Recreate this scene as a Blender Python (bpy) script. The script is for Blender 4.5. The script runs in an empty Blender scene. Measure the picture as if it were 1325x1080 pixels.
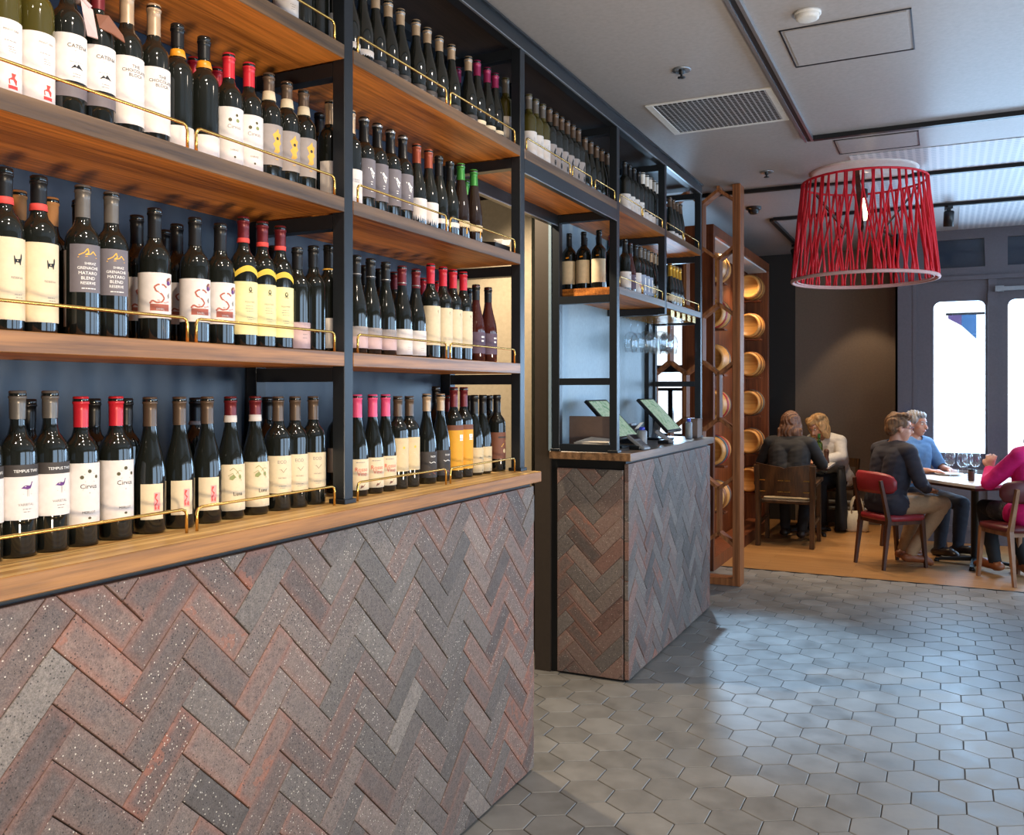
import bpy, bmesh, math, random
from mathutils import Vector, Matrix
random.seed(7)
R = math.radians
PI = math.pi
SC = bpy.context.scene
COL = SC.collection
K = 1.0714                      # final scale: the plan below was drawn with the eye at 1.40

# ------------------------------------------------------------------ materials
def srgb(r, g, b):
    f = lambda c: (c/255/12.92 if c/255 <= .04045 else ((c/255+.055)/1.055)**2.4)
    return (f(r), f(g), f(b), 1)

class NT:
    def __init__(s, name):
        s.m = bpy.data.materials.new(name); s.m.use_nodes = True
        s.t = s.m.node_tree; s.t.nodes.clear()
        s.out = s.n('ShaderNodeOutputMaterial'); s.b = s.n('ShaderNodeBsdfPrincipled')
        s.l(s.b.outputs[0], s.out.inputs[0])
    def n(s, k, **kw):
        x = s.t.nodes.new(k)
        for a, v in kw.items(): setattr(x, a, v)
        return x
    def l(s, a, b): s.t.links.new(a, b)
    def set(s, **kw):
        for k, v in kw.items(): s.b.inputs[k.replace('_', ' ')].default_value = v
        return s
    def coord(s, scale=(1, 1, 1), rot=(0, 0, 0), kind='Object'):
        c = s.n('ShaderNodeTexCoord'); m = s.n('ShaderNodeMapping')
        m.inputs['Scale'].default_value = scale; m.inputs['Rotation'].default_value = rot
        s.l(c.outputs[kind], m.inputs[0]); return m.outputs[0]
    def noise(s, vec, scale, detail=4, rough=.55, dist=0):
        x = s.n('ShaderNodeTexNoise'); x.inputs['Scale'].default_value = scale
        x.inputs['Detail'].default_value = detail; x.inputs['Roughness'].default_value = rough
        x.inputs['Distortion'].default_value = dist
        s.l(vec, x.inputs['Vector']); return x.outputs['Fac']
    def ramp(s, fac, stops):
        r = s.n('ShaderNodeValToRGB'); e = r.color_ramp.elements
        e[0].position, e[0].color = stops[0]; e[1].position, e[1].color = stops[-1]
        for p, c in stops[1:-1]:
            q = e.new(p); q.color = c
        s.l(fac, r.inputs[0]); return r.outputs[0]
    def mix(s, fac, a, b, mode='MIX'):
        x = s.n('ShaderNodeMix', data_type='RGBA', blend_type=mode)
        for i, v in ((0, fac), (6, a), (7, b)):
            if isinstance(v, (int, float, tuple)): x.inputs[i].default_value = v
            else: s.l(v, x.inputs[i])
        return x.outputs[2]
    def math(s, op, a, b=0.0):
        x = s.n('ShaderNodeMath', operation=op)
        for i, v in ((0, a), (1, b)):
            if isinstance(v, (int, float)): x.inputs[i].default_value = v
            else: s.l(v, x.inputs[i])
        return x.outputs[0]
    def attr(s, name):
        return s.n('ShaderNodeAttribute', attribute_name=name)
    def bump(s, h, strength=.3, dist=.01):
        x = s.n('ShaderNodeBump'); x.inputs['Strength'].default_value = strength; x.inputs['Distance'].default_value = dist
        s.l(h, x.inputs['Height']); s.l(x.outputs[0], s.b.inputs['Normal'])

def plain(name, col, rough=.5, metal=0, **kw):
    t = NT(name).set(Base_Color=col, Roughness=rough, Metallic=metal)
    t.set(**kw)
    if not kw.get('Emission_Strength'):
        v = t.coord((40, 40, 40)); n = t.noise(v, 1.3, 3)
        c = t.mix(1.0, col, t.ramp(n, [(.2, (.88, .88, .88, 1)), (.8, (1.08, 1.08, 1.08, 1))]), 'MULTIPLY')
        t.l(c, t.b.inputs['Base Color'])
    return t.m

def wood(name, dark, light, axis='Y', grain=1.0, rough=.45, var=1.0, spec=.5):
    t = NT(name)
    sc = {'X': (1.2, 14, 14), 'Y': (14, 1.2, 14), 'Z': (14, 14, 1.2)}[axis]
    v = t.coord(tuple(q*grain for q in sc))
    big = t.noise(v, .55, 4, .6, 1.2)
    v2 = t.coord(tuple(q*grain*4 for q in sc))
    fine = t.noise(v2, 1.0, 5, .7, .3)
    w = t.n('ShaderNodeTexWave', wave_type='RINGS', rings_direction=axis)
    w.inputs['Scale'].default_value = .55; w.inputs['Distortion'].default_value = 5.0*var
    w.inputs['Detail'].default_value = 3; w.inputs['Detail Scale'].default_value = .8
    t.l(v, w.inputs['Vector'])
    f = t.math('ADD', t.math('MULTIPLY', big, .55), t.math('MULTIPLY', fine, .3))
    f = t.math('ADD', f, t.math('MULTIPLY', w.outputs['Fac'], .22))
    st = t.noise(t.coord({'X': (3, 110, 110), 'Y': (110, 3, 110), 'Z': (110, 110, 3)}[axis]), 1.0, 3, .6)
    f = t.math('ADD', f, t.math('MULTIPLY', t.math('SUBTRACT', st, .5), .7))
    mid = tuple((a+b)/2 for a, b in zip(dark, light))
    c = t.ramp(f, [(.28, dark), (.52, mid), (.74, light)])
    t.l(c, t.b.inputs['Base Color'])
    t.set(Roughness=rough); t.b.inputs['Specular IOR Level'].default_value = spec
    t.bump(fine, .12, .004)
    return t.m

M = {}
M['oak_top'] = wood('oak_top', srgb(156, 108, 54), srgb(238, 196, 124), 'Y', rough=.4)
M['oak_shelf'] = wood('oak_shelf', srgb(108, 56, 18), srgb(222, 136, 58), 'Y', rough=.42, var=1.6)
M['oak_edge'] = wood('oak_edge', srgb(54, 40, 28), srgb(108, 82, 56), 'Y', rough=.3, var=1.6, spec=.8)
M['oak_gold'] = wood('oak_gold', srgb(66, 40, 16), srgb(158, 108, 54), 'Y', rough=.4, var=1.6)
M['oak_till'] = wood('oak_till', srgb(74, 54, 38), srgb(140, 106, 76), 'Y', rough=.28, spec=.9)
M['oak_end'] = wood('oak_end', srgb(92, 58, 34), srgb(186, 122, 70), 'X', rough=.42)
M['walnut'] = wood('walnut', srgb(70, 34, 18), srgb(138, 76, 42), 'Z', rough=.45)
M['oak_screen'] = wood('oak_screen', srgb(112, 62, 32), srgb(176, 112, 66), 'Z', rough=.5)
M['dark_panel'] = wood('dark_panel', srgb(34, 28, 26), srgb(58, 48, 44), 'Y', rough=.5)
M['chair_wood'] = wood('chair_wood', srgb(52, 30, 20), srgb(92, 56, 38), 'Z', rough=.4)
M['beech'] = wood('beech', srgb(120, 82, 58), srgb(168, 124, 92), 'Z', rough=.4)
M['dark_chair'] = wood('dark_chair', srgb(40, 26, 16), srgb(92, 62, 34), 'Z', rough=.35)
M['barrel'] = wood('barrel', srgb(176, 108, 44), srgb(232, 176, 96), 'X', rough=.4)
M['steel'] = plain('blackened_steel', srgb(38, 42, 47), .36, .35)
M['steel_flat'] = plain('black_steel', srgb(26, 27, 29), .45, .2)
M['alu'] = plain('aluminium', srgb(170, 178, 186), .3, .8)
M['brass'] = plain('brass', srgb(214, 170, 92), .22, .9)
M['navy'] = plain('navy_paint', srgb(38, 50, 66), .38)
M['slate_blue'] = plain('slate_blue_daylit', srgb(128, 148, 160), .4)  # blue backing; window daylight on it is put into the lighter tone
M['cream_paint'] = plain('cream_paint', srgb(186, 172, 148), .6)
M['brown_paint'] = plain('brown_paint', srgb(54, 44, 35), .6)
M['taupe_wall'] = plain('taupe_wall', srgb(130, 114, 100), .6)
M['black_wall'] = plain('charcoal_wall', srgb(42, 39, 38), .6)
M['frame_paint'] = plain('window_frame_paint', srgb(98, 94, 100), .4)
M['white_paint'] = plain('white_paint', srgb(222, 220, 216), .5)
M['ceil_paint'] = plain('ceiling_paint', srgb(168, 163, 162), .5)
M['black'] = plain('black_plastic', srgb(18, 18, 20), .35)
M['grey_plastic'] = plain('grey_plastic', srgb(128, 132, 138), .35)
M['paper'] = plain('paper', srgb(232, 222, 206), .7)
M['card_brown'] = plain('brown_card', srgb(112, 92, 82), .7)
M['blue_cap'] = plain('blue_cap', srgb(40, 60, 190), .3)
M['red_leather'] = plain('red_leather', srgb(140, 36, 44), .38)
M['maroon_leather'] = plain('maroon_leather', srgb(96, 34, 36), .4)
M['rope'] = plain('red_rope', srgb(224, 26, 46), .55)
M['bag'] = plain('cream_leather', srgb(214, 204, 180), .5)
M['table_top'] = plain('pale_table_top', srgb(206, 200, 194), .35)
M['skin'] = plain('skin', srgb(208, 156, 130), .5, Subsurface_Weight=.1)
M['skin_tan'] = plain('skin_tan', srgb(190, 136, 110), .5, Subsurface_Weight=.1)
M['lips'] = plain('lips', srgb(170, 90, 84), .45)
M['white_eye'] = plain('eye_white', srgb(230, 226, 220), .3)
M['navy_cloth'] = plain('navy_cloth', srgb(36, 36, 48), .8)
M['black_cloth'] = plain('black_cloth', srgb(22, 22, 25), .8)
M['blue_cloth'] = plain('blue_cloth', srgb(92, 130, 172), .85)
M['pink_cloth'] = plain('pink_cloth', srgb(232, 24, 122), .75)
M['white_cloth'] = plain('white_cloth', srgb(236, 230, 220), .8)
M['khaki'] = plain('khaki_cloth', srgb(164, 132, 98), .85)
M['jeans'] = plain('dark_jeans', srgb(34, 38, 50), .85)
M['tan_shoe'] = plain('tan_shoe', srgb(142, 82, 48), .4)
M['dark_shoe'] = plain('dark_shoe', srgb(40, 30, 26), .4)
def hair_mat(n, a, b):
    t = NT(n); v = t.coord((60, 60, 6)); f = t.noise(v, 1.5, 5, .7)
    t.l(t.ramp(f, [(.3, a), (.7, b)]), t.b.inputs['Base Color']); t.set(Roughness=.5); t.bump(f, .6, .01); return t.m
M['hair_brown'] = hair_mat('brown_hair', srgb(58, 36, 26), srgb(134, 92, 62))
M['hair_blonde'] = hair_mat('blonde_hair', srgb(150, 106, 62), srgb(222, 178, 120))
M['hair_light'] = hair_mat('light_brown_hair', srgb(44, 30, 23), srgb(150, 112, 76))
M['hair_grey'] = hair_mat('grey_hair', srgb(92, 92, 94), srgb(178, 178, 178))
M['hair_dark'] = hair_mat('dark_hair', srgb(30, 22, 22), srgb(66, 48, 40))
t = NT('dotted_cloth'); v = t.coord((60, 60, 60)); vo = t.n('ShaderNodeTexVoronoi'); t.l(v, vo.inputs['Vector'])
t.l(t.ramp(vo.outputs['Distance'], [(.22, srgb(225, 222, 215)), (.27, srgb(24, 24, 26))]), t.b.inputs['Base Color']); t.set(Roughness=.8)
M['dotted_cloth'] = t.m

# clear glass
def glass(name, col=(1, 1, 1, 1), rough=0.0, ior=1.45):
    t = NT(name).set(Base_Color=col, Roughness=rough, IOR=ior, Transmission_Weight=1.0); return t.m
t = NT('clear_glass'); t.t.nodes.remove(t.b)
a = t.n('ShaderNodeBsdfTransparent'); a.inputs[0].default_value = (.97, .985, .99, 1); b = t.n('ShaderNodeBsdfGlossy'); b.inputs['Roughness'].default_value = .02; b.inputs[0].default_value = (1, 1, 1, 1)
lw = t.n('ShaderNodeLayerWeight'); lw.inputs[0].default_value = .5; fr = t.n('ShaderNodeMath', operation='MULTIPLY_ADD'); pw_ = t.math('POWER', lw.outputs['Facing'], 3.0); t.l(pw_, fr.inputs[0]); fr.inputs[1].default_value = .55; fr.inputs[2].default_value = .05; mx = t.n('ShaderNodeMixShader')
t.l(fr.outputs[0], mx.inputs[0]); t.l(a.outputs[0], mx.inputs[1]); t.l(b.outputs[0], mx.inputs[2]); t.l(mx.outputs[0], t.out.inputs[0]); M['glass'] = t.m
M['dark_pane'] = plain('dark_transom_pane', srgb(44, 54, 68), .12)  # opaque glossy dark blue for the transom panes
M['green_glass'] = glass('green_glass', srgb(120, 170, 60))
M['pane'] = None
t = NT('window_pane'); t.t.nodes.remove(t.b)
a = t.n('ShaderNodeBsdfTransparent'); b = t.n('ShaderNodeBsdfGlossy'); b.inputs['Roughness'].default_value = .03
mx = t.n('ShaderNodeMixShader'); mx.inputs[0].default_value = .07
t.l(a.outputs[0], mx.inputs[1]); t.l(b.outputs[0], mx.inputs[2]); t.l(mx.outputs[0], t.out.inputs[0]); M['pane'] = t.m
def emit(name, col, s):
    t = NT(name).set(Base_Color=(0, 0, 0, 1), Emission_Color=col, Emission_Strength=s); return t.m
M['bulb'] = emit('warm_bulb', (1, .72, .42, 1), 9)
M['spot_face'] = emit('spot_lens', (1, .9, .75, 1), 12)
t = NT('till_screen_lit'); v = t.coord((30, 30, 30)); f = t.noise(v, 1.2, 2)
t.l(t.ramp(f, [(.35, srgb(120, 170, 140)), (.55, srgb(190, 214, 196)), (.75, srgb(90, 160, 100))]), t.b.inputs['Emission Color'])
t.set(Base_Color=(.02, .02, .02, 1), Emission_Strength=.75, Roughness=.2); M['screen'] = t.m

# dark bottle glass, several tints
def bottle_glass(name, col, rough=.07):
    t = NT(name).set(Base_Color=col, Roughness=rough, IOR=1.5)
    t.b.inputs['Coat Weight'].default_value = .3; t.b.inputs['Coat Roughness'].default_value = .03
    return t.m
M['bg_black'] = bottle_glass('black_green_glass', (.009, .010, .008, 1))
M['bg_brown'] = bottle_glass('brown_black_glass', (.018, .010, .007, 1))
M['bg_olive'] = bottle_glass('olive_glass', (.055, .045, .008, 1))
M['bg_red'] = bottle_glass('dark_red_glass', (.05, .010, .007, 1))
def cap(name, c, rough=.35, metal=.3): M[name] = plain(name, c, rough, metal)
cap('cap_grey', srgb(104, 98, 92)); cap('cap_red', srgb(196, 34, 48), .35, .1); cap('cap_black', srgb(28, 27, 28))
cap('cap_maroon', srgb(104, 28, 34)); cap('cap_tan', srgb(176, 150, 122)); cap('cap_pink', srgb(222, 78, 122), .4, .05)
cap('cap_rust', srgb(140, 66, 44)); cap('cap_green', srgb(52, 122, 52)); cap('cap_gold', srgb(190, 142, 44), .3, .6)
cap('cap_white', srgb(224, 220, 214), .5, 0); cap('cap_plum', srgb(140, 34, 78)); cap('cap_brown', srgb(92, 74, 60))
cap('cap_silver', srgb(150, 150, 152), .3, .7); cap('cap_orange', srgb(222, 140, 30), .4, 0); cap('cork', srgb(176, 122, 70), .7, 0)
def lab(name, c, rough=.65): M[name] = plain(name, c, rough)
lab('lb_white', srgb(212, 204, 199)); lab('lb_cream', srgb(212, 194, 162)); lab('lb_grey', srgb(104, 98, 104)); lab('lb_dark', srgb(52, 46, 44))
lab('lb_yellow', srgb(216, 154, 34)); lab('lb_pale', srgb(220, 208, 152)); lab('lb_beige', srgb(204, 182, 142)); lab('lb_rose', srgb(186, 160, 160))
lab('lb_bluegrey', srgb(140, 150, 172)); lab('lb_brown', srgb(112, 66, 46)); lab('lb_plum', srgb(84, 66, 84)); lab('lb_taupe', srgb(150, 140, 136))
lab('ink_black', srgb(26, 24, 24)); lab('ink_grey', srgb(128, 122, 120)); lab('ink_red', srgb(204, 62, 56)); lab('ink_purple', srgb(92, 44, 112))
lab('ink_gold', srgb(222, 168, 66)); lab('ink_green', srgb(132, 138, 84)); lab('ink_olive', srgb(74, 66, 34)); lab('ink_rust', srgb(160, 84, 66))
lab('ink_white', srgb(238, 236, 232)); lab('ink_stamp', srgb(232, 150, 146)); lab('ink_brown', srgb(116, 70, 52)); lab('ink_ribbon', srgb(214, 180, 60))

# bricks: tone per brick, orange arrises, pores and white flecks
t = NT('herringbone_brick'); v = t.coord((1, 1, 1))
tone = t.attr('tone'); rim = t.attr('rim'); hue = t.attr('hue')
grey = t.ramp(tone.outputs['Fac'], [(0, srgb(80, 77, 75)), (.5, srgb(110, 104, 100)), (1, srgb(134, 127, 121))])
red = t.ramp(tone.outputs['Fac'], [(0, srgb(108, 82, 76)), (1, srgb(140, 99, 85))])
blot = t.noise(v, 26, 5, .65)
c = t.mix(t.math('MULTIPLY', hue.outputs['Fac'], t.math('ADD', .1, t.math('MULTIPLY', blot, 1.1))), grey, red)
c = t.mix(t.ramp(blot, [(.42, (0, 0, 0, 1)), (.7, (.55, .55, .55, 1))]), c, srgb(104, 100, 100))
c = t.mix(.5, c, t.ramp(t.noise(v, 75, 4, .75), [(.3, (.4, .4, .4, 1)), (.7, (1.4, 1.4, 1.4, 1))]), 'MULTIPLY')
c = t.mix(.75, c, t.ramp(t.noise(v, 330, 3, .8), [(.34, (.42, .42, .42, 1)), (.66, (1.5, 1.5, 1.5, 1))]), 'MULTIPLY')
edge = t.math('MULTIPLY', rim.outputs['Fac'], t.math('MULTIPLY', t.math('MULTIPLY', t.math('SUBTRACT', hue.outputs['Fac'], .22), .8), t.math('ADD', -.05, t.math('MULTIPLY', blot, 1.3))))
c = t.mix(t.math('MAXIMUM', edge, 0.0), c, srgb(172, 104, 78))
patch = t.math('MULTIPLY', t.math('GREATER_THAN', t.noise(v, 11, 3, .6), .6), t.math('GREATER_THAN', hue.outputs['Fac'], .74))
c = t.mix(t.math('MULTIPLY', patch, .3), c, srgb(172, 100, 70))
vo = t.n('ShaderNodeTexVoronoi'); vo.inputs['Scale'].default_value = 165; t.l(v, vo.inputs['Vector'])
rnd = t.n('ShaderNodeSeparateColor'); t.l(vo.outputs['Color'], rnd.inputs[0])
fleck = t.math('MULTIPLY', t.math('LESS_THAN', vo.outputs['Distance'], .24), t.math('GREATER_THAN', rnd.outputs[0], .9))
pore = t.math('MULTIPLY', t.math('LESS_THAN', vo.outputs['Distance'], .27), t.math('LESS_THAN', rnd.outputs[0], .2))
c = t.mix(t.math('MULTIPLY', fleck, .8), c, srgb(225, 218, 205)); c = t.mix(t.math('MULTIPLY', pore, .85), c, srgb(38, 34, 33))
c = t.mix(1.0, c, (.90, .88, .865, 1), 'MULTIPLY')
t.l(c, t.b.inputs['Base Color']); t.set(Roughness=.62)
t.bump(t.math('SUBTRACT', t.noise(v, 160, 3, .7), pore), .5, .003); M['brick'] = t.m

# concrete hexagon tiles
t = NT('hex_tile'); v = t.coord((1, 1, 1)); tone = t.attr('tone')
f = t.noise(v, 7, 5, .65)
c = t.ramp(tone.outputs['Fac'], [(0, srgb(106, 104, 100)), (.5, srgb(119, 116, 111)), (1, srgb(138, 135, 130))])
c = t.mix(.35, c, t.ramp(f, [(.3, srgb(94, 92, 88)), (.7, srgb(160, 156, 150))]))
t.l(c, t.b.inputs['Base Color']); t.l(t.ramp(f, [(.3, (.36, .36, .36, 1)), (.7, (.55, .55, .55, 1))]), t.b.inputs['Roughness'])
t.bump(t.noise(v, 40, 3), .06, .004); M['hex'] = t.m
M['grout'] = plain('grout', srgb(70, 67, 64), .9)
# timber floor boards
t = NT('oak_boards'); v = t.coord((1, 1, 1))
br = t.n('ShaderNodeTexBrick'); t.l(v, br.inputs['Vector'])
for k_, q in (('Color1', srgb(150, 106, 62)), ('Color2', srgb(182, 134, 82)), ('Mortar', srgb(80, 54, 32))): br.inputs[k_].default_value = q
br.inputs['Scale'].default_value = 1; br.inputs['Brick Width'].default_value = 1.3; br.inputs['Row Height'].default_value = .13; br.inputs['Mortar Size'].default_value = .002
g = t.noise(t.coord((2, 30, 1)), 1.5, 5, .65)
t.l(t.mix(.5, br.outputs['Color'], t.ramp(g, [(.3, srgb(134, 92, 50)), (.7, srgb(190, 144, 90))])), t.b.inputs['Base Color']); t.set(Roughness=.35); M['boards'] = t.m
# perforated ceiling vent / mesh
def perforated(name, base, hole, pitch, thr):
    t = NT(name); v = t.coord((1, 1, 1)); sp = t.n('ShaderNodeSeparateXYZ'); t.l(v, sp.inputs[0])
    k = PI/pitch; a = t.math('ABSOLUTE', t.math('SINE', t.math('MULTIPLY', sp.outputs[0], k))); b = t.math('ABSOLUTE', t.math('SINE', t.math('MULTIPLY', sp.outputs[1], k)))
    t.l(t.mix(t.math('GREATER_THAN', t.math('MULTIPLY', a, b), thr), base, hole), t.b.inputs['Base Color']); t.set(Roughness=.5); return t.m
M['vent_face'] = perforated('vent_face', srgb(170, 172, 176), srgb(12, 13, 16), .026, .3)
M['mesh_panel'] = perforated('perforated_panel', srgb(206, 208, 212), srgb(164, 172, 182), .045, .5)
# keg staves with painted bands along X
t = NT('keg_side'); v = t.coord((1, 1, 1)); a = t.attr('band')
g = t.noise(t.coord((3, 40, 40)), 1.4, 4)
c = t.mix(.4, t.ramp(a.outputs['Fac'], [(0, srgb(216, 152, 76)), (1, srgb(224, 164, 88))]), t.ramp(g, [(.3, srgb(170, 104, 46)), (.7, srgb(232, 178, 102))]))
t.l(c, t.b.inputs['Base Color']); t.set(Roughness=.4); M['keg'] = t.m
M['keg_grey'] = plain('keg_band_grey', srgb(86, 92, 98), .45); M['keg_red'] = plain('keg_band_red', srgb(176, 44, 46), .45); M['keg_brown'] = plain('keg_band_brown', srgb(150, 92, 40), .45)

# ------------------------------------------------------------------ mesh builder
class MB:
    def __init__(s): s.v = []; s.f = []; s.mi = []; s.at = {}; s.sm = []
    def add(s, vs, fs, mi=0, smooth=False, **at):
        o = len(s.v); s.v += [tuple(p) for p in vs]
        for f in fs:
            s.f.append(tuple(o+i for i in f)); s.mi.append(mi); s.sm.append(smooth)
        for k, val in at.items():
            arr = s.at.setdefault(k, {})
            for i in range(len(vs)): arr[o+i] = val[i] if isinstance(val, (list, tuple)) else val
        return s
    def box(s, x0, x1, y0, y1, z0, z1, mi=0, bev=0, T=None):
        if bev <= 0 or min(x1-x0, y1-y0, z1-z0) <= 2.2*bev:
            vs = [(x, y, z) for z in (z0, z1) for y in (y0, y1) for x in (x0, x1)]
            fs = [(0, 2, 3, 1), (4, 5, 7, 6), (0, 1, 5, 4), (2, 6, 7, 3), (0, 4, 6, 2), (1, 3, 7, 5)]
        else:
            b = bev; vs = []; fs = []; idx = {}
            def P(p):
                if p not in idx: idx[p] = len(vs); vs.append(p)
                return idx[p]
            X, Y, Z = (x0, x1), (y0, y1), (z0, z1)
            sg = (1, -1)
            c = lambda i, j, k, a: P((X[i]+(0 if a == 0 else b*sg[i]), Y[j]+(0 if a == 1 else b*sg[j]), Z[k]+(0 if a == 2 else b*sg[k])))
            for i in (0, 1):
                q = [c(i, 0, 0, 0), c(i, 1, 0, 0), c(i, 1, 1, 0), c(i, 0, 1, 0)]; fs.append(tuple(q if i else q[::-1]))
                q = [c(0, i, 0, 1), c(1, i, 0, 1), c(1, i, 1, 1), c(0, i, 1, 1)]; fs.append(tuple(q[::-1] if i else q))
                q = [c(0, 0, i, 2), c(1, 0, i, 2), c(1, 1, i, 2), c(0, 1, i, 2)]; fs.append(tuple(q if i else q[::-1]))
            for i in (0, 1):
                for j in (0, 1):
                    fs.append((c(i, j, 0, 0), c(i, j, 1, 0), c(i, j, 1, 1), c(i, j, 0, 1)))
                    fs.append((c(i, 0, j, 0), c(i, 1, j, 0), c(i, 1, j, 2), c(i, 0, j, 2)))
                    fs.append((c(0, i, j, 1), c(1, i, j, 1), c(1, i, j, 2), c(0, i, j, 2)))
                    for k in (0, 1): fs.append((c(i, j, k, 0), c(i, j, k, 1), c(i, j, k, 2)))
        if T is not None: vs = [T @ Vector(p) for p in vs]
        return s.add(vs, fs, mi)
    def bar(s, p0, p1, w, h, mi=0, up=(0, 0, 1), w1=None, h1=None):
        p0, p1 = Vector(p0), Vector(p1); d = (p1-p0).normalized(); u = Vector(up)
        if abs(d.dot(u)) > .98: u = Vector((1, 0, 0))
        a = d.cross(u).normalized(); b = a.cross(d).normalized(); vs = []
        for p, ww, hh in ((p0, w, h), (p1, w1 or w, h1 or h)):
            for i, j in ((-1, -1), (1, -1), (1, 1), (-1, 1)): vs.append(p+a*ww/2*i+b*hh/2*j)
        return s.add(vs, [(0, 3, 2, 1), (4, 5, 6, 7), (0, 1, 5, 4), (1, 2, 6, 5), (2, 3, 7, 6), (3, 0, 4, 7)], mi)
    def tube(s, pts, r, seg=8, mi=0, close=False, caps=True):
        pts = [Vector(p) for p in pts]; n = len(pts); vs = []; fs = []; a = None
        for i, p in enumerate(pts):
            d = ((pts[(i+1) % n] if close or i < n-1 else p)-(pts[i-1] if close or i > 0 else p)).normalized()
            if a is None:
                u = Vector((0, 0, 1)) if abs(d.z) < .9 else Vector((1, 0, 0)); a = d.cross(u).normalized()
            a = (a-d*a.dot(d)).normalized(); b = d.cross(a); rr = r[i] if isinstance(r, (list, tuple)) else r
            for k in range(seg):
                t_ = 2*PI*k/seg; vs.append(p+a*math.cos(t_)*rr+b*math.sin(t_)*rr)
        for i in range(n if close else n-1):
            j = (i+1) % n
            for k in range(seg):
                q = (k+1) % seg; fs.append((i*seg+k, i*seg+q, j*seg+q, j*seg+k))
        if caps and not close: fs += [tuple(range(seg))[::-1], tuple((n-1)*seg+k for k in range(seg))]
        return s.add(vs, fs, mi, True)
    def lathe(s, prof, seg=20, mi=0, T=None, smooth=True):
        vs = []; fs = []; rows = []
        for r, z in prof:
            if r < 1e-6: rows.append([len(vs)]); vs.append(Vector((0, 0, z)))
            else:
                rows.append(list(range(len(vs), len(vs)+seg)))
                vs += [Vector((r*math.cos(2*PI*k/seg), r*math.sin(2*PI*k/seg), z)) for k in range(seg)]
        for A, B in zip(rows, rows[1:]):
            for k in range(seg):
                q = (k+1) % seg
                if len(A) == 1 and len(B) == 1: continue
                if len(A) == 1: fs.append((A[0], B[q], B[k]))
                elif len(B) == 1: fs.append((A[k], A[q], B[0]))
                else: fs.append((A[k], A[q], B[q], B[k]))
        if T is not None: vs = [T @ p for p in vs]
        return s.add(vs, fs, mi, smooth)
    def prism(s, poly, n, depth, mi=0):
        """poly: 3-D points of a planar polygon, pushed along n by depth"""
        n = Vector(n); m = len(poly); vs = [Vector(p) for p in poly]+[Vector(p)+n*depth for p in poly]
        fs = [tuple(range(m))[::-1], tuple(range(m, 2*m))]+[(i, (i+1) % m, m+(i+1) % m, m+i) for i in range(m)]
        return s.add(vs, fs, mi)
    def mesh(s, name, mats):
        me = bpy.data.meshes.new(name); me.from_pydata(s.v, [], s.f)
        for m in (mats if isinstance(mats, (list, tuple)) else [mats]): me.materials.append(M[m] if isinstance(m, str) else m)
        me.polygons.foreach_set('material_index', s.mi); me.polygons.foreach_set('use_smooth', s.sm)
        for k, arr in s.at.items():
            a = me.attributes.new(k, 'FLOAT', 'POINT'); a.data.foreach_set('value', [arr.get(i, 0.0) for i in range(len(s.v))])
        bm = bmesh.new(); bm.from_mesh(me); bmesh.ops.recalc_face_normals(bm, faces=bm.faces); bm.to_mesh(me); bm.free()
        me.update(); return me
    def build(s, name, mats, parent=None, loc=(0, 0, 0), rz=0):
        return link(name, s.mesh(name, mats), parent, loc, rz)

def link(name, data, parent=None, loc=(0, 0, 0), rz=0):
    o = bpy.data.objects.new(name, data); COL.objects.link(o); o.location = loc; o.rotation_euler = (0, 0, rz)
    if parent: o.parent = parent
    return o
def tag(o, label=None, cat=None, group=None, kind=None):
    for k, v in (('label', label), ('category', cat), ('group', group), ('kind', kind)):
        if v: o[k] = v
    return o
def empty(name, loc, label, cat, group=None, rz=0):
    o = link(name, None, None, loc, rz); o.empty_display_size = .05; return tag(o, label, cat, group)
def struct(o): o['kind'] = 'structure'; return o
def copy_tree(o, parent=None):
    c = o.copy(); COL.objects.link(c)
    if parent: c.parent = parent
    for ch in list(o.children): copy_tree(ch, c)
    return c
def rot(axis, a): return Matrix.Rotation(a, 4, axis)
def tr(x, y, z): return Matrix.Translation((x, y, z))
# ------------------------------------------------------------------ the room
CEIL = 2.89
# tiled floor: hexagons 0.17 across flats, two sides parallel to the wine wall
def hex_floor():
    m = MB(); w = .17; s = w/math.sqrt(3); rnd = random.Random(3)
    x0, y0 = -.193-w/2, 3.195
    for j in range(-44, 28):
        for i in range(-24, 26):
            cx = x0+i*w+(w/2 if j % 2 else 0); cy = y0+j*1.5*s
            if cx < -3.1 or cx > 3.15 or cy < -2.2 or cy > 7.07: continue
            tn = min(1, max(0, rnd.gauss(.5, .24))); z = rnd.uniform(-.0006, .0006)
            def ring(r, zz): return [(cx+r*math.sin(k*PI/3), min(cy+r*math.cos(k*PI/3), 7.1), zz) for k in range(6)]
            vs = ring(s-.0022, -.012)+ring(s-.0022, -.0016+z)+ring(s-.0040, z)
            fs = [tuple(range(12, 18))[::-1]]
            for a in (0, 6): fs += [(a+k, a+(k+1) % 6, a+6+(k+1) % 6, a+6+k) for k in range(6)]
            m.add(vs, fs, 0, False, tone=tn)
    m.box(-3.2, 3.2, -2.3, 7.1, -.12, -.0035, 1)
    return m
struct(hex_floor().build('floor', ['hex', 'grout']))
m = MB(); m.box(-3.2, 3.2, 7.115, 10.3, -.12, 0); struct(m.build('floor_timber', 'boards'))
m = MB(); m.box(-3.2, 3.2, 7.1, 7.115, -.12, .001); struct(m.build('trim_1', 'steel'))
m = MB(); m.box(-3.2, 3.2, -2.3, 10.3, CEIL, CEIL+.1); struct(m.build('ceiling', 'ceil_paint'))
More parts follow.
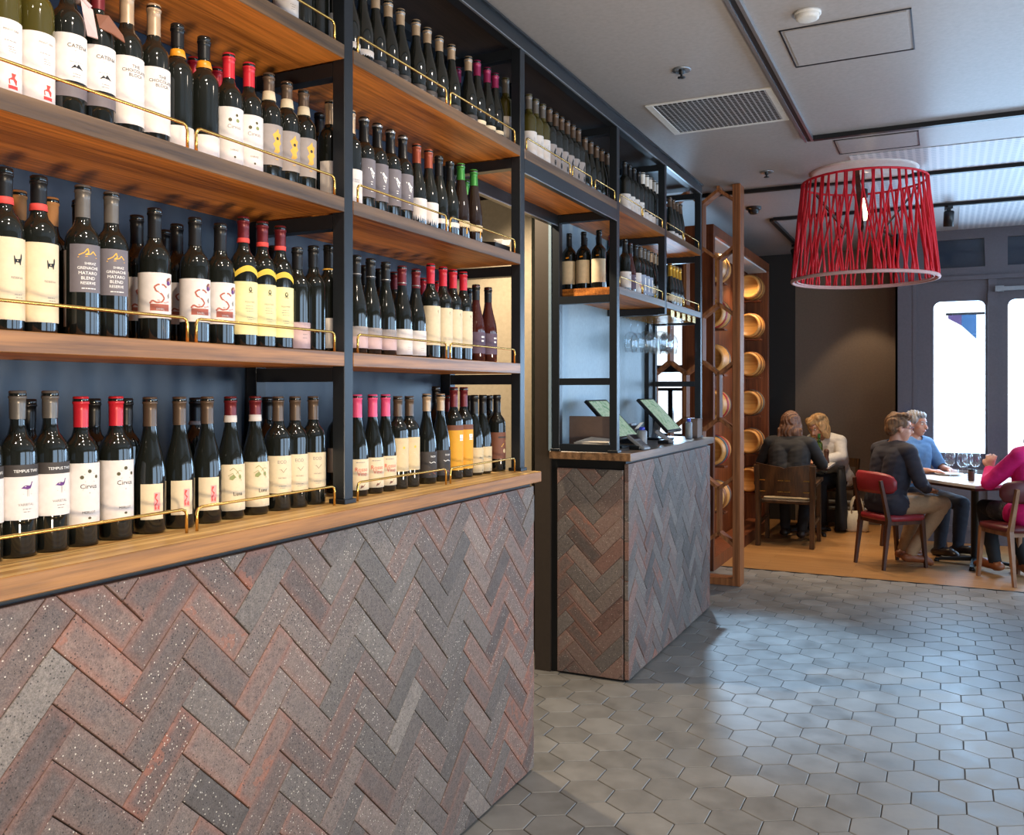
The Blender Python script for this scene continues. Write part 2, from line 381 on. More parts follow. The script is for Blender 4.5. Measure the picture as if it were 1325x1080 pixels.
m = MB(); m.box(-.55, 3.1, 5.97, 6.60, CEIL-.004, CEIL); m.box(-.55, 3.1, 6.7, 7.72, CEIL-.004, CEIL); m.box(.1, 3.1, 7.92, 9.1, CEIL-.006, CEIL); struct(m.build('ceiling_mesh_panel', 'mesh_panel'))
# far wall of the alcove and the dark return beside the keg cabinet
m = MB(); m.box(-1.47, -.43, 10, 10.15, 0, CEIL); struct(m.build('wall_back', 'taupe_wall'))
m = MB(); m.box(-2.1, -1.47, 9.97, 10.15, 0, CEIL); struct(m.build('wall_alcove', 'black_wall'))
# skirting heater pipes along the back wall
pr = empty('skirting_heater', (-.9, 9.97, 0), 'low white pipe heater running along the foot of the taupe wall', 'heater')
m = MB()
for z in (.16, .225): m.tube([(-.45, 0, z), (.43, 0, z)], .02, 10)
m.build('pipe', 'white_paint', pr)
m = MB()
for x in (-.3, .3): m.box(x-.012, x+.012, -.02, .03, 0, .24)
m.build('bracket', 'white_paint', pr)

def rrect(x0, x1, z0, z1, r, n=6, bottom=False):
    p = []
    for cx, cz, a in ((x1-r, z1-r, 0), (x0+r, z1-r, 90)):
        p += [(cx+r*math.cos(R(a+90*k/n)), cz+r*math.sin(R(a+90*k/n))) for k in range(n+1)]
    if bottom:
        for cx, cz, a in ((x0+r, z0+r, 180), (x1-r, z0+r, 270)):
            p += [(cx+r*math.cos(R(a+90*k/n)), cz+r*math.sin(R(a+90*k/n))) for k in range(n+1)]
    else: p += [(x0, z0), (x1, z0)]
    return p
def plate_with_hole(m, x0, x1, z0, z1, hole, y0, y1, mi=0):
    """flat plate in the XZ plane with one opening; hole is a ccw ring starting at its upper right"""
    n = len(hole); cx = sum(p[0] for p in hole)/n; cz = sum(p[1] for p in hole)/n; outer = []
    for x, z in hole:
        dx, dz = x-cx, z-cz; t_ = min(((x1 if dx > 0 else x0)-cx)/dx if abs(dx) > 1e-6 else 9e9, ((z1 if dz > 0 else z0)-cz)/dz if abs(dz) > 1e-6 else 9e9)
        outer.append((cx+dx*t_, cz+dz*t_))
    for k in range(n):
        a, b = hole[k], hole[(k+1) % n]; A, B = outer[k], outer[(k+1) % n]
        side = lambda p: 'r' if abs(p[0]-x1) < 1e-6 else 'l' if abs(p[0]-x0) < 1e-6 else 't' if abs(p[1]-z1) < 1e-6 else 'b'
        walk = 'rtlb'; cs = {'r': (x1, z1), 't': (x0, z1), 'l': (x0, z0), 'b': (x1, z0)}; sa = walk.index(side(A)); corner = []
        while walk[sa % 4] != side(B): corner.append(cs[walk[sa % 4]]); sa += 1
        ring = [a, A]+corner+[B, b]
        m.prism([(p[0], y0, p[1]) for p in ring], (0, 1, 0), y1-y0, mi)

# window wall: a run of tall glazed doors with rounded heads, transom lights above
WY = 9.15
def window_unit(n, x0, x1, px0, px1, z0=.83, z1=2.23, transom=True):
    w = link('window_%d' % n, None, None, (0, 0, 0)); struct(w)
    m = MB(); plate_with_hole(m, x0, x1, 0, 2.42, rrect(px0, px1, z0, z1, .06), WY, WY+.07)
    for a, b in ((x0, x0+.035), (x1-.035, x1)): m.box(a, b, WY-.025, WY, 0, 2.42)
    m.box(px0-.05, px1+.05, WY-.012, WY, z0-.075, z0-.035)
    m.box(px0-.05, px1+.05, WY-.012, WY, .12, .16); m.box(px0-.05, px1+.05, WY-.012, WY, z0-.18, z0-.14)
    m.build('window_frame', 'frame_paint', w)
    m = MB(); m.box(px0-.01, px1+.01, WY+.03, WY+.036, z0-.01, z1+.01); m.build('pane', 'pane', w)
    if transom:
        m = MB(); plate_with_hole(m, x0, x1, 2.42, CEIL, [(px1-.01, 2.80), (px0-.0, 2.80), (px0, 2.54), (px1, 2.54)], WY, WY+.07)
        m.box(x0, x1, WY-.03, WY, 2.42, 2.46); m.build('transom_frame', 'frame_paint', w)
        m = MB(); m.box(px0-.01, px1+.01, WY+.03, WY+.036, 2.53, 2.81); m.build('transom_pane', 'dark_pane', w)
    return w
window_unit(1, -.28, .38, -.103, .323)
window_unit(2, .38, 1.12, .502, .94)
window_unit(3, 1.12, 1.80, 1.25, 1.68)
window_unit(4, 1.80, 2.50, 1.93, 2.37)
window_unit(5, 2.50, 3.2, 2.62, 3.06)
m = MB(); m.box(-.43, -.28, WY-.02, WY+.1, 0, CEIL); m.box(-.43, -.41, WY-.02, 10, 0, CEIL); struct(m.build('trim_2', 'frame_paint'))
m = MB(); m.box(.34, .42, WY-.04, WY, 0, 2.3); struct(m.build('trim_3', 'frame_paint'))
d = MB(); d.bar((.45, WY-.045, 2.325), (1.0, WY-.045, 2.325), .03, .035); d.box(.40, .47, WY-.065, WY, 2.30, 2.35)
tag(d.build('door_closer', 'alu'), 'silver closer bar across the head of the second glazed door', 'door closer')
# dark overhang and slanting banner seen through the first pane
m = MB(); m.prism([(.02, 9.5, 2.13), (.02, 9.5, 2.10), (.135, 9.5, 2.03), (.135, 9.5, 2.13)], (0, 1, 0), .02); m.prism([(.135, 9.5, 2.13), (.135, 9.5, 2.03), (.26, 9.5, 1.90), (.26, 9.5, 2.13)], (0, 1, 0), .02, 1)
m.box(.395, .415, 9.5, 9.52, 0, 2.16, 2); m.box(.0, .415, 9.498, 9.502, 2.13, 2.15, 2)
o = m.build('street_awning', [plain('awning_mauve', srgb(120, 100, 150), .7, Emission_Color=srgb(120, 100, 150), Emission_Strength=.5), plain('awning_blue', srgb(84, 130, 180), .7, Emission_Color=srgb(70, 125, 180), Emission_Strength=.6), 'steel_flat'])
tag(o, 'blue and mauve awning corner seen outside through the first glazed door', 'awning')

# window on the far left behind the hexagon screen, and the wall around it
m = MB()
wx0, wx1, wz0, wz1 = -2.84, -2.36, .95, 2.12
for b in ((-3.2, wx0, 0, CEIL), (wx1, -2.05, 0, CEIL), (wx0, wx1, 0, wz0), (wx0, wx1, wz1, CEIL)): m.box(b[0], b[1], WY, WY+.1, b[2], b[3])
struct(m.build('wall_north', 'frame_paint'))
w = struct(link('window_6', None)); m = MB()
for z in (1.42, 1.66): m.box(wx0, wx1, WY, WY+.05, z-.015 if z < 1.5 else z-.06, z+.015)
m.box(-2.645, -2.595, WY, WY+.05, wz0, 1.42)
m.build('window_frame', 'frame_paint', w)
m = MB(); m.box(wx0, wx1, WY+.06, WY+.066, wz0, wz1); m.build('pane', 'pane', w)
# outer shell out of shot
m = MB(); m.box(-3.3, -3.2, -2.3, 9.2, 0, CEIL); struct(m.build('wall_left', 'brown_paint'))
m = MB()
for a, b, z0, z1 in ((-2.3, -.6, 0, CEIL), (-.6, 8.2, 0, .6), (-.6, 8.2, 2.4, CEIL), (8.2, 9.25, 0, CEIL), (1.9, 2.2, .6, 2.4), (5.0, 5.3, .6, 2.4)): m.box(3.2, 3.3, a, b, z0, z1)
struct(m.build('wall_right', 'white_paint'))
m = MB(); m.box(-3.3, 3.3, -2.4, -2.3, 0, CEIL); struct(m.build('wall_rear', 'taupe_wall'))
m = MB(); m.box(-2.12, -2.05, WY, 10, 0, CEIL); struct(m.build('wall_cabinet_side', 'black_wall'))
# passage wall and cream door behind the doorway
m = MB(); m.box(-1.858, -1.775, 4.05, 4.11, 0, 2.6); struct(m.build('trim_4', 'brown_paint'))
dr = struct(link('door_1', None)); m = MB(); m.box(-3.15, -1.992, 4.30, 4.34, 0, 2.45); m.build('door_leaf', 'cream_paint', dr)
m = MB(); m.box(-2.30, -2.24, 4.292, 4.30, 1.72, 1.745); m.build('door_latch', 'black', dr)
m = MB(); m.box(-3.2, -1.775, 4.34, 4.44, 0, CEIL); struct(m.build('wall_passage', 'brown_paint'))

# ------------------------------------------------------------------ ceiling fittings
def ceil_thing(name, x, y, label, cat, group=None): return empty(name, (x, y, CEIL), label, cat, group)
v = ceil_thing('ceiling_vent', -1.09, 4.73, 'large rectangular perforated air vent set in the ceiling above the till', 'vent')
m = MB(); W, D = .32, .285
for b in ((-W, W, -D, -D+.018), (-W, W, D-.028, D), (-W, -W+.04, -D+.018, D-.028), (W-.03, W, -D+.018, D-.028)): m.box(*b, -.008, 0, 0, .002)
m.build('vent_frame', 'white_paint', v)
m = MB(); m.box(-W+.03, W-.03, -D+.03, D-.03, -.006, 0); m.build('grille', 'vent_face', v)
for nm, x, y, w, d, lb in (('a', -.37, 4.0, .25, .23, 'large square access hatch in the ceiling beside the smoke detector'), ('b', -.37, 5.73, .23, .17, 'smaller access hatch in the ceiling just before the red lampshade')):
    h = ceil_thing('ceiling_hatch', x, y, lb, 'ceiling hatch'); m = MB()
    for b in ((-w, w, -d, -d+.006), (-w, w, d-.006, d), (-w, -w+.006, -d, d), (w-.006, w, -d, d)): m.box(*b, -.004, 0)
    m.build('hatch_frame', 'steel', h); m = MB(); m.box(-w+.018, w-.018, -d+.018, d-.018, -.004, 0); m.build('hatch_panel', 'ceil_paint', h)
s_ = ceil_thing('smoke_detector', -.489, 3.638, 'round white smoke detector on the ceiling near the top edge', 'smoke detector')
m = MB(); m.lathe([(0, -.030), (.034, -.030), (.043, -.026), (.046, -.016), (.046, 0)], 28); m.build('detector_body', 'white_paint', s_)
m = MB(); m.lathe([(.047, -.012), (.052, -.010), (.052, 0), (.0, 0)], 28); m.build('detector_base', 'white_paint', s_)
for x, y, lb in ((-1.1, 4.028, 'chrome sprinkler head in the ceiling left of the vent'), (-1.093, 6.155, 'chrome sprinkler head in the ceiling between vent and lampshade')):
    s_ = ceil_thing('sprinkler_head', x, y, lb, 'sprinkler', 'ceiling sprinklers')
    m = MB(); m.lathe([(.016, -.003), (.042, -.006), (.044, 0), (.016, 0)], 24); m.build('escutcheon', 'alu', s_)
    m = MB(); m.lathe([(.012, 0), (.012, -.02), (.006, -.022), (.006, -.034), (.018, -.036), (.018, -.039), (0, -.039)], 16); m.build('nozzle', 'steel', s_)
s_ = ceil_thing('dome_camera', -1.399, 7.298, 'small dark dome camera on the ceiling right of the timber screen', 'camera')
m = MB(); m.lathe([(.06, 0), (.06, -.018), (.045, -.024)], 24); m.build('camera_base', 'black', s_)
m = MB(); m.lathe([(.045, -.02), (.042, -.04), (.028, -.056), (0, -.062)], 24); m.build('camera_dome', 'black', s_)
def track(p0, p1, label, wide=.036):
    t_ = empty('lighting_track', (p0[0], p0[1], CEIL), label, 'lighting track', 'black lighting tracks')
    q = (p1[0]-p0[0], p1[1]-p0[1], 0); m = MB(); m.bar((0, 0, -.013), (q[0], q[1], -.013), wide, .026); m.build('track_rail', 'steel_flat', t_)
    return t_
T1 = empty('lighting_track', (-.722, -1.5, CEIL), 'long silver-edged lighting track running away along the ceiling above the aisle', 'lighting track', 'black lighting tracks')
m = MB(); m.box(-.011, .011, 0, 6.95, -.02, -.004); m.build('track_rail', 'steel_flat', T1)
m = MB(); m.box(-.026, -.012, 0, 6.95, -.024, 0); m.box(.012, .026, 0, 6.95, -.024, 0); m.build('track_edge', 'alu', T1)
track((-.695, 5.42), (3.1, 5.42), 'black lighting track across the ceiling nearest the vent')
track((-2.2, 6.65), (3.1, 6.65), 'black lighting track across the ceiling passing behind the lampshade top')
track((-1.33, 7.82), (3.1, 7.82), 'black lighting track across the ceiling nearest the windows')
track((-1.35, 7.84), (-1.35, 9.5), 'short black track running towards the dark back wall')
def spot_thing(x, y, label, yaw=0, tilt=35):
    s_ = empty('track_spotlight', (x, y, CEIL), label, 'spotlight', 'black track spotlights', yaw)
    m = MB(); m.box(-.02, .02, -.045, .045, -.05, -.024, 0, .003); m.build('adaptor', 'black', s_)
    m = MB(); m.bar((0, 0, -.05), (0, 0, -.085), .012, .03); m.build('yoke', 'black', s_)
    T = tr(0, 0, -.125) @ rot('X', R(tilt))
    m = MB(); m.lathe([(0, .065), (.03, .065), (.038, .055), (.038, -.06), (.034, -.06), (.034, -.045)], 18, 0, T); m.build('lamp_head', 'black', s_)
    m = MB(); m.lathe([(.0, -.046), (.034, -.046)], 18, 0, T); m.build('lens', 'spot_face', s_)
spot_thing(.02, 7.82, 'black spotlight on the window-side track right of the lampshade', .3, 10)
spot_thing(-1.35, 9.2, 'black spotlight at the far end of the short track', -.4, 25)

# red rope lampshade
P = empty('pendant_lampshade', (-.50, 6.43, CEIL), 'big red rope drum lampshade hanging below the ceiling', 'lampshade')
m = MB(); m.lathe([(0, -.012), (.32, -.012), (.345, -.006), (.345, 0)], 40); m.build('ceiling_plate', 'white_paint', P)
def ring_pts(r, z, n=64): return [(r*math.cos(2*PI*k/n), r*math.sin(2*PI*k/n), z) for k in range(n)]
ZT, ZB, RT, RB = -.075, -.735, .398, .462
m = MB(); m.tube(ring_pts(RT, ZT), .008, 8, close=True); m.build('upper_ring', 'rope', P)
m = MB(); m.tube(ring_pts(RB, ZB), .012, 8, close=True); m.tube(ring_pts(RB-.03, ZB+.004), .006, 6, close=True); m.build('lower_ring', plain('pale_rope', srgb(214, 170, 164), .7), P)
rnd = random.Random(5)
def shade_pt(a, f, off=0): r = RT+(RB-RT)*f+off; return (r*math.cos(a), r*math.sin(a), ZT+(ZB-ZT)*f)
N = 46
m = MB()
for k in range(N):
    a = 2*PI*k/N
    for sgn in (-1, 1):
        ks = rnd.choice((1, 2, 2, 3)); j = rnd.uniform(.30, .46); da = sgn*ks*2*PI/N*.55
        pts = [shade_pt(a, 0), shade_pt(a+rnd.uniform(-.015, .015), .14), shade_pt(a+da*.3, j, .004*sgn), shade_pt(a+da, .93+rnd.uniform(-.02, .02), .004*sgn), shade_pt(a+da, 1.0)]
        m.tube(pts, .007, 6)
    if k % 3 == 0:
        q = [shade_pt(a+.03+rnd.uniform(-.05, .05)*f, f, -.003) for f in (0, .25, .5, .75, 1)]; m.tube(q, .0055, 6)
o = m.build('rope_strands', 'rope', P); o['kind'] = 'stuff'
m = MB()
for k in range(3):
    a = 2*PI*k/3+.5
    m.bar((RT*math.cos(a), RT*math.sin(a), ZT), (.13*math.cos(a), .13*math.sin(a), -.40), .03, .008)
    m.bar((.13*math.cos(a), .13*math.sin(a), -.40), (.2*math.cos(a), .2*math.sin(a), -.44), .03, .008)
m.tube([(0, 0, 0), (0, 0, -.14)], .006, 8)
m.build('shade_frame', 'chair_wood', P)
m = MB(); m.lathe([(.018, -.12), (.026, -.125), (.026, -.18), (.02, -.185)], 14); m.build('lamp_holder', 'black', P)
m = MB(); m.lathe([(.0, -.335), (.025, -.33), (.034, -.30), (.028, -.26), (.014, -.23), (.013, -.185)], 16); m.build('bulb', 'bulb', P)
# ------------------------------------------------------------------ brick counters
BW, BL = .0674, .2022
def clip(poly, a, b, c):
    """keep a*x+b*y <= c"""
    out = []
    for i, p in enumerate(poly):
        q = poly[(i+1) % len(poly)]; dp = a*p[0]+b*p[1]-c; dq = a*q[0]+b*q[1]-c
        if dp <= 0: out.append(p)
        if dp*dq < 0:
            t_ = dp/(dp-dq); out.append((p[0]+(q[0]-p[0])*t_, p[1]+(q[1]-p[1])*t_))
    return out
def inset(poly, d):
    n = len(poly); out = []
    for i in range(n):
        p0, p, p1 = (Vector((*poly[(i+k) % n], 0)) for k in (-1, 0, 1))
        a = (p-p0); b = (p1-p)
        if a.length < 1e-6 or b.length < 1e-6: return None
        a.normalize(); b.normalize(); na = Vector((-a.y, a.x, 0)); nb = Vector((-b.y, b.x, 0)); s_ = na+nb
        if s_.length < .2: return None
        q = p+s_*(d/max(.25, (1+na.dot(nb))))
        out.append((q.x, q.y))
    ar = sum(out[i][0]*out[(i+1) % n][1]-out[(i+1) % n][0]*out[i][1] for i in range(n))
    for i in range(n):   # every edge must keep its direction
        e = (poly[(i+1) % n][0]-poly[i][0], poly[(i+1) % n][1]-poly[i][1]); f = (out[(i+1) % n][0]-out[i][0], out[(i+1) % n][1]-out[i][1])
        if e[0]*f[0]+e[1]*f[1] <= 0: return None
    return out if ar > 1e-6 else None
def herringbone(m, u0, u1, z0, z1, au, az, place, seed):
    """clads the rectangle u0..u1 x z0..z1; place(u, z, depth) gives the 3-D point"""
    rnd = random.Random(seed); c45 = math.sqrt(.5); w = BW; n = 3; span = max(u1-u0, z1-z0)*2+1
    def world(a, b): return (au+(a-b)*w*c45, az+(a+b)*w*c45)
    def hue_at(u, z):
        h = .5+.5*math.cos((u-1.36)*4.3+(z-.6)*1.6)
        return h
    rng = int(span/w)+8
    per = BL*math.sqrt(2); au += per*math.floor(((u0+u1)/2-au)/per); zp = w*math.sqrt(2); az += zp*math.floor(((z0+z1)/2-az)/zp)
    for i in range(-rng, rng):
        for j in range(-(rng//6)-2, rng//6+3):
            for kind in (0, 1):
                if kind == 0: a0, b0, a1, b1 = i+2*n*j, i, i+2*n*j+n, i+1
                else: a0, b0, a1, b1 = i, i-2*n+1+2*n*j, i+1, i-n+1+2*n*j
                g = .003; ga = .017
                P4 = [world(*p) for p in ((a0+ga, b0+g), (a1-ga, b0+g), (a1-ga, b1-g), (a0+ga, b1-g))]
                if max(p[0] for p in P4) < u0 or min(p[0] for p in P4) > u1 or max(p[1] for p in P4) < z0 or min(p[1] for p in P4) > z1: continue
                q = clip(clip(clip(clip(P4, 1, 0, u1), -1, 0, -u0), 0, 1, z1), 0, -1, -z0)
                q2 = []
                for p in q:
                    if not q2 or math.hypot(p[0]-q2[-1][0], p[1]-q2[-1][1]) > .002: q2.append(p)
                if len(q2) > 2 and math.hypot(q2[0][0]-q2[-1][0], q2[0][1]-q2[-1][1]) < .002: q2.pop()
                if len(q2) < 3: continue
                q = q2; cu = sum(p[0] for p in q)/len(q); cz = sum(p[1] for p in q)/len(q)
                h = rnd.random()*.68+.42*hue_at(cu, cz)-.20; h = max(0, min(1, h)); h = h if h > .3 else h*.6
                tn = min(1, max(0, rnd.gauss(.5, .27))); d = rnd.uniform(-.0022, .0014)
                rings = [(q, -.02, 1)]; r1 = inset(q, .0011); r2 = inset(q, .006); r3 = inset(q, .018)
                rings += [(q, -.0014+d, 1)]
                if r1: rings.append((r1, d, 1))
                if r1 and r2: rings.append((r2, d+.0006, .8))
                if r1 and r2 and r3: rings.append((r3, d+.0008, 0))
                vs = []; rim = []
                k_ = len(q)
                for rr, dep, e in rings:
                    vs += [place(p[0], p[1], dep) for p in rr]; rim += [e]*k_
                fs = []
                for r_ in range(len(rings)-1):
                    for e in range(k_): fs.append((r_*k_+e, r_*k_+(e+1) % k_, (r_+1)*k_+(e+1) % k_, (r_+1)*k_+e))
                fs.append(tuple((len(rings)-1)*k_+e for e in range(k_)))
                m.add(vs, fs, 0, False, tone=tn, hue=h, rim=rim)
ZW0, ZW1 = 1.068, 1.106          # worktop under and top
XF = -1.365                      # brick face
def counter(name, y0, y1, near_face, label, seed):
    c = empty(name, (XF-.2, y0, 0), label, 'counter'); ox, oy = XF-.2, y0
    m = MB()
    herringbone(m, y0+.004, y1-.003, .012, 1.05, .912, .011, lambda u, z, d: (XF+d-ox, u-oy, z), seed)
    m.build('brick_cladding', 'brick', c)
    if near_face:
        m = MB(); herringbone(m, -1.735, XF-.028, .012, 1.02, -1.50, .03, lambda u, z, d: (u-ox, y0+.0-d-oy, z), seed+5); m.build('brick_end_panel', 'brick', c)
    m = MB(); m.box(-1.79-ox, XF-.018-ox, (.018 if near_face else 0), y1-y0, 0, ZW0-.001); m.build('counter_core', 'steel_flat', c)
    return c
counter('brick_counter', -.6, 2.972, False, 'long near counter clad in herringbone brick under the wine shelves', 1)
counter('brick_counter', 4.05, 5.69, True, 'short brick till counter standing beyond the doorway', 2)
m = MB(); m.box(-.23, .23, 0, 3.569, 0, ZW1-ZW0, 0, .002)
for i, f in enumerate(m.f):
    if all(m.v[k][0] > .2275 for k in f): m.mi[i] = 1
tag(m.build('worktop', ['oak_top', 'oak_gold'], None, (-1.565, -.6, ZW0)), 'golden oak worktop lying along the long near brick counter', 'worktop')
m = MB(); m.box(-.21, .21, 0, 1.665, 0, ZW1-ZW0, 0, .002)
tag(m.build('worktop', 'oak_till', None, (-1.545, 3.995, ZW0)), 'dark oak worktop on the short brick till counter', 'worktop')

# ------------------------------------------------------------------ steel shelving
PX0, PX1 = -1.74, -1.405         # back and front of the frame
PW = .038
POSTS = [.834, 1.894, 2.954, 4.018, 4.816, 5.616]
SH = [1.502, 1.903, 2.301]; TH_ = .037; TOPZ = 2.72
def frame(c, oy, ys, zlo, levels):
    for y in ys:
        for x0, x1 in ((PX1-PW, PX1), (PX0, PX0+PW)):
            m = MB(); m.box(x0-PX1, x1-PX1, y-PW/2-oy, y+PW/2-oy, zlo(y), TOPZ-.05, 0, .0015); m.build('post', 'steel', c)
            if zlo(y) > 1 and zlo(y) < 1.2:
                m = MB(); m.box(x0-PX1-.008, x1-PX1+.006, y-PW/2-.006-oy, y+PW/2+.006-oy, ZW1, ZW1+.012, 0, .001); m.build('foot_plate', 'steel', c)
def cross(c, y, z0, z1, oy):
    m = MB(); m.box(PX0+PW-PX1, -PW, y-PW/2-oy, y+PW/2-oy, z0, z1); m.build('cross_bar', 'steel', c)
def shelf(c, y0, y1, z, oy, mat='oak_shelf', edge='oak_edge'):
    m = MB(); m.box(PX0-.005-PX1, .001, y0+PW/2+.0005-oy, y1-PW/2-.0005-oy, z-TH_, z, 0, .0012)
    for i, f in enumerate(m.f):
        if all(m.v[k][0] > -.0005 for k in f): m.mi[i] = 1
    m.build('shelf_board', [mat, edge], c)
def rail(c, y0, y1, z, oy, xo=-.008):
    r_ = .0032; m = MB(); h = .05; b = .012
    p = [(xo, y0-oy, z), (xo, y0-oy, z+h-b), (xo, y0-oy+b*.3, z+h-b*.3), (xo, y0-oy+b, z+h), (xo, y1-oy-b, z+h), (xo, y1-oy-b*.3, z+h-b*.3), (xo, y1-oy, z+h-b), (xo, y1-oy, z)]
    m.tube(p, r_, 8); m.build('guard_rail', 'brass', c)
def top_beam(c, y0, y1, oy):
    m = MB()
    m.box(-.045, 0, y0-oy, y1-oy, TOPZ-.055, TOPZ-.008); m.box(-.05, .012, y0-oy, y1-oy, TOPZ-.008, TOPZ)
    m.box(PX0-PX1, PX0-PX1+.045, y0-oy, y1-oy, TOPZ-.055, TOPZ); m.build('top_beam', 'steel', c)
    m = MB(); m.box(-.006, .002, y0-oy, y1-oy, TOPZ-.059, TOPZ-.055); m.build('edge_glint', 'alu', c)  # pale strip paints the light caught along the beam's steel edge
    m = MB(); m.box(PX0-PX1+.045, -.045, y0-oy, y1-oy, TOPZ-.03, TOPZ-.02); m.build('top_panel', 'dark_panel', c)
OY = POSTS[0]
U1 = empty('wine_shelving', (PX1, OY, ZW1), 'near black steel wine shelving with oak boards on the long brick counter', 'shelving', 'steel wine shelving')
class Off:                       # build in world z, parent at worktop height
    pass
U1.location.z = 0
Y_A, Y_B, Y_C, Y_D, Y_E, Y_F = POSTS
Y_0 = Y_A-1.06
frame(U1, OY, [Y_0, Y_A, Y_B, Y_C], lambda y: ZW1, SH)
top_beam(U1, Y_0-PW/2, Y_C+PW/2, OY)
for a, b in ((Y_A, Y_B), (Y_B, Y_C)):
    for z in SH:
        shelf(U1, a, b, z, OY, edge='oak_gold' if z < 1.6 else 'oak_edge'); mid = (a+b)/2  # lower edges golden: the spot light on them is put into the colour
        for q0, q1 in ((a+.05, mid-.012), (mid+.012, b-.05)): rail(U1, q0, q1, z, OY)
    mid = (a+b)/2
    for q0, q1 in ((a+.05, mid-.014), (mid+.014, b-.05)): rail(U1, q0, q1, ZW1, OY)
for y in (Y_A, Y_B, Y_C):
    for z in SH: cross(U1, y, z-TH_-.04, z-TH_-.003, OY)
    cross(U1, y, TOPZ-.09, TOPZ-.055, OY)
for z in SH: shelf(U1, Y_0, Y_A, z, OY, edge='oak_gold' if z < 1.6 else 'oak_edge')
for z in SH+[ZW1]: rail(U1, Y_0+.05, Y_A-.05, z, OY)
m = MB(); m.box(PX0-.02-PX1, PX0-.006-PX1, Y_A-1.2-OY, Y_B+.36-OY, ZW1, TOPZ); m.build('back_panel', 'navy', U1)
m = MB(); m.box(PX0-.02-PX1, PX0-.006-PX1, Y_B+.36-OY, Y_C+.02-OY, ZW1, TOPZ); m.build('back_panel', 'navy', U1)

OY = POSTS[3]
U2 = empty('wine_shelving', (PX1, OY, 0), 'far black steel shelving over the till, bridging the doorway at the top', 'shelving', 'steel wine shelving')
frame(U2, OY, [Y_D, Y_E, Y_F], lambda y: ZW1 if y != Y_E else 1.83, SH)
top_beam(U2, Y_C+PW/2, Y_F+PW/2, OY)
shelf(U2, Y_C, Y_D, SH[2], OY, 'oak_shelf')
for q0, q1 in ((Y_C+.05, Y_C+.48), (Y_C+.505, Y_C+.73), (Y_C+.775, Y_D-.03)): rail(U2, q0, q1, SH[2], OY)
m = MB()
for x0 in (-.03, PX0-PX1): m.box(x0, x0+.03, Y_C+PW/2-OY, Y_D-PW/2-OY, SH[2]-TH_-.052, SH[2]-TH_)
m.build('bridge_beam', 'steel', U2)
m = MB(); m.box(-.004, .001, Y_C+PW/2-OY, Y_D-PW/2-OY, SH[2]-TH_-.055, SH[2]-TH_-.052); m.box(PX0-PX1+.028, PX0-PX1+.031, Y_C+PW/2-OY, Y_D-PW/2-OY, SH[2]-TH_-.055, SH[2]-TH_-.05); m.build('edge_glint', 'alu', U2)  # painted glints along the bridge beam's lower edges
for a, b in ((Y_D, Y_E), (Y_E, Y_F)):
    for z in SH[1:]:
        shelf(U2, a, b, z, OY)
        mid = (a+b)/2
        for q0, q1 in ((a+.04, mid-.01), (mid+.01, b-.04)): rail(U2, q0, q1, z, OY)
for y in (Y_D, Y_E, Y_F):
    for z in SH[1:]: cross(U2, y, z-TH_-.04, z-TH_-.003, OY)
    cross(U2, y, TOPZ-.09, TOPZ-.055, OY)
for y in (Y_D, Y_F):
    cross(U2, y, 1.43, 1.463, OY)
cross(U2, Y_D, ZW1+.001, ZW1+.036, OY)
m = MB(); m.box(PX0+.001-PX1, PX0+.025-PX1, Y_F-.12-OY, Y_F-PW/2-OY, ZW1, TOPZ-.055); m.build('rear_mullion', 'steel_flat', U2)
m = MB(); m.box(PX0-.02-PX1, PX0-.006-PX1, Y_D-.02-OY, Y_F-.1-OY, ZW1+.001, TOPZ); m.build('back_panel', 'slate_blue', U2)
m = MB(); m.box(PX0-.02-PX1, PX0-.006-PX1, Y_C+.02-OY, Y_D-.02-OY, SH[2]-TH_-.04, TOPZ); m.build('back_panel', 'navy', U2)
# hanging stemware rack under the last shelf bay
RK = empty('glass_rack', (-1.55, 4.97, SH[1]-TH_), 'row of slotted metal rails hanging stem glasses under the till shelf', 'glass rack')
for k in range(5):
    y = .0+.12*k
    m = MB(); m.box(-.15, .14, y-.035, y-.024, -.035, -.012); m.box(-.15, .14, y+.024, y+.035, -.035, -.012); m.box(-.15, .14, y-.035, y+.035, -.012, -.0005)
    m.box(.136, .141, y-.035, y+.035, -.04, -.012)
    m.build('hanging_rail', 'brass', RK)
# ------------------------------------------------------------------ wine bottles
def profile(shape, h, r):
    rn = .0125
    if shape == 'claret':
        p = [(0, .012), (r*.55, .004), (r*.86, 0), (r*.97, .002), (r, .007), (r, h*.60), (r*.985, h*.63), (r*.93, h*.66), (r*.82, h*.69), (r*.66, h*.715), (r*.52, h*.735), (rn*1.15, h*.765), (rn, h*.80), (rn, h*.955)]
    elif shape == 'burgundy':
        p = [(0, .012), (r*.55, .004), (r*.88, 0), (r, .007), (r, h*.40), (r*.985, h*.445), (r*.93, h*.495), (r*.83, h*.55), (r*.70, h*.61), (r*.57, h*.67), (r*.47, h*.73), (rn*1.05, h*.79), (rn, h*.84), (rn, h*.955)]
    else:
        p = [(0, .01), (r*.55, .004), (r*.88, 0), (r, .007), (r, h*.36), (r*.97, h*.43), (r*.88, h*.52), (r*.74, h*.62), (r*.60, h*.71), (r*.48, h*.79), (rn, h*.88), (rn, h*.955)]
    return p+[(rn*1.14, h*.957), (rn*1.16, h*.985), (rn*1.05, h), (0, h)]
def rad_at(prof, z):
    for (r0, z0), (r1, z1) in zip(prof[2:], prof[3:]):
        if z0 <= z <= z1 and z1 > z0: return r0+(r1-r0)*(z-z0)/(z1-z0)
    return prof[-2][0]
_txt = {}
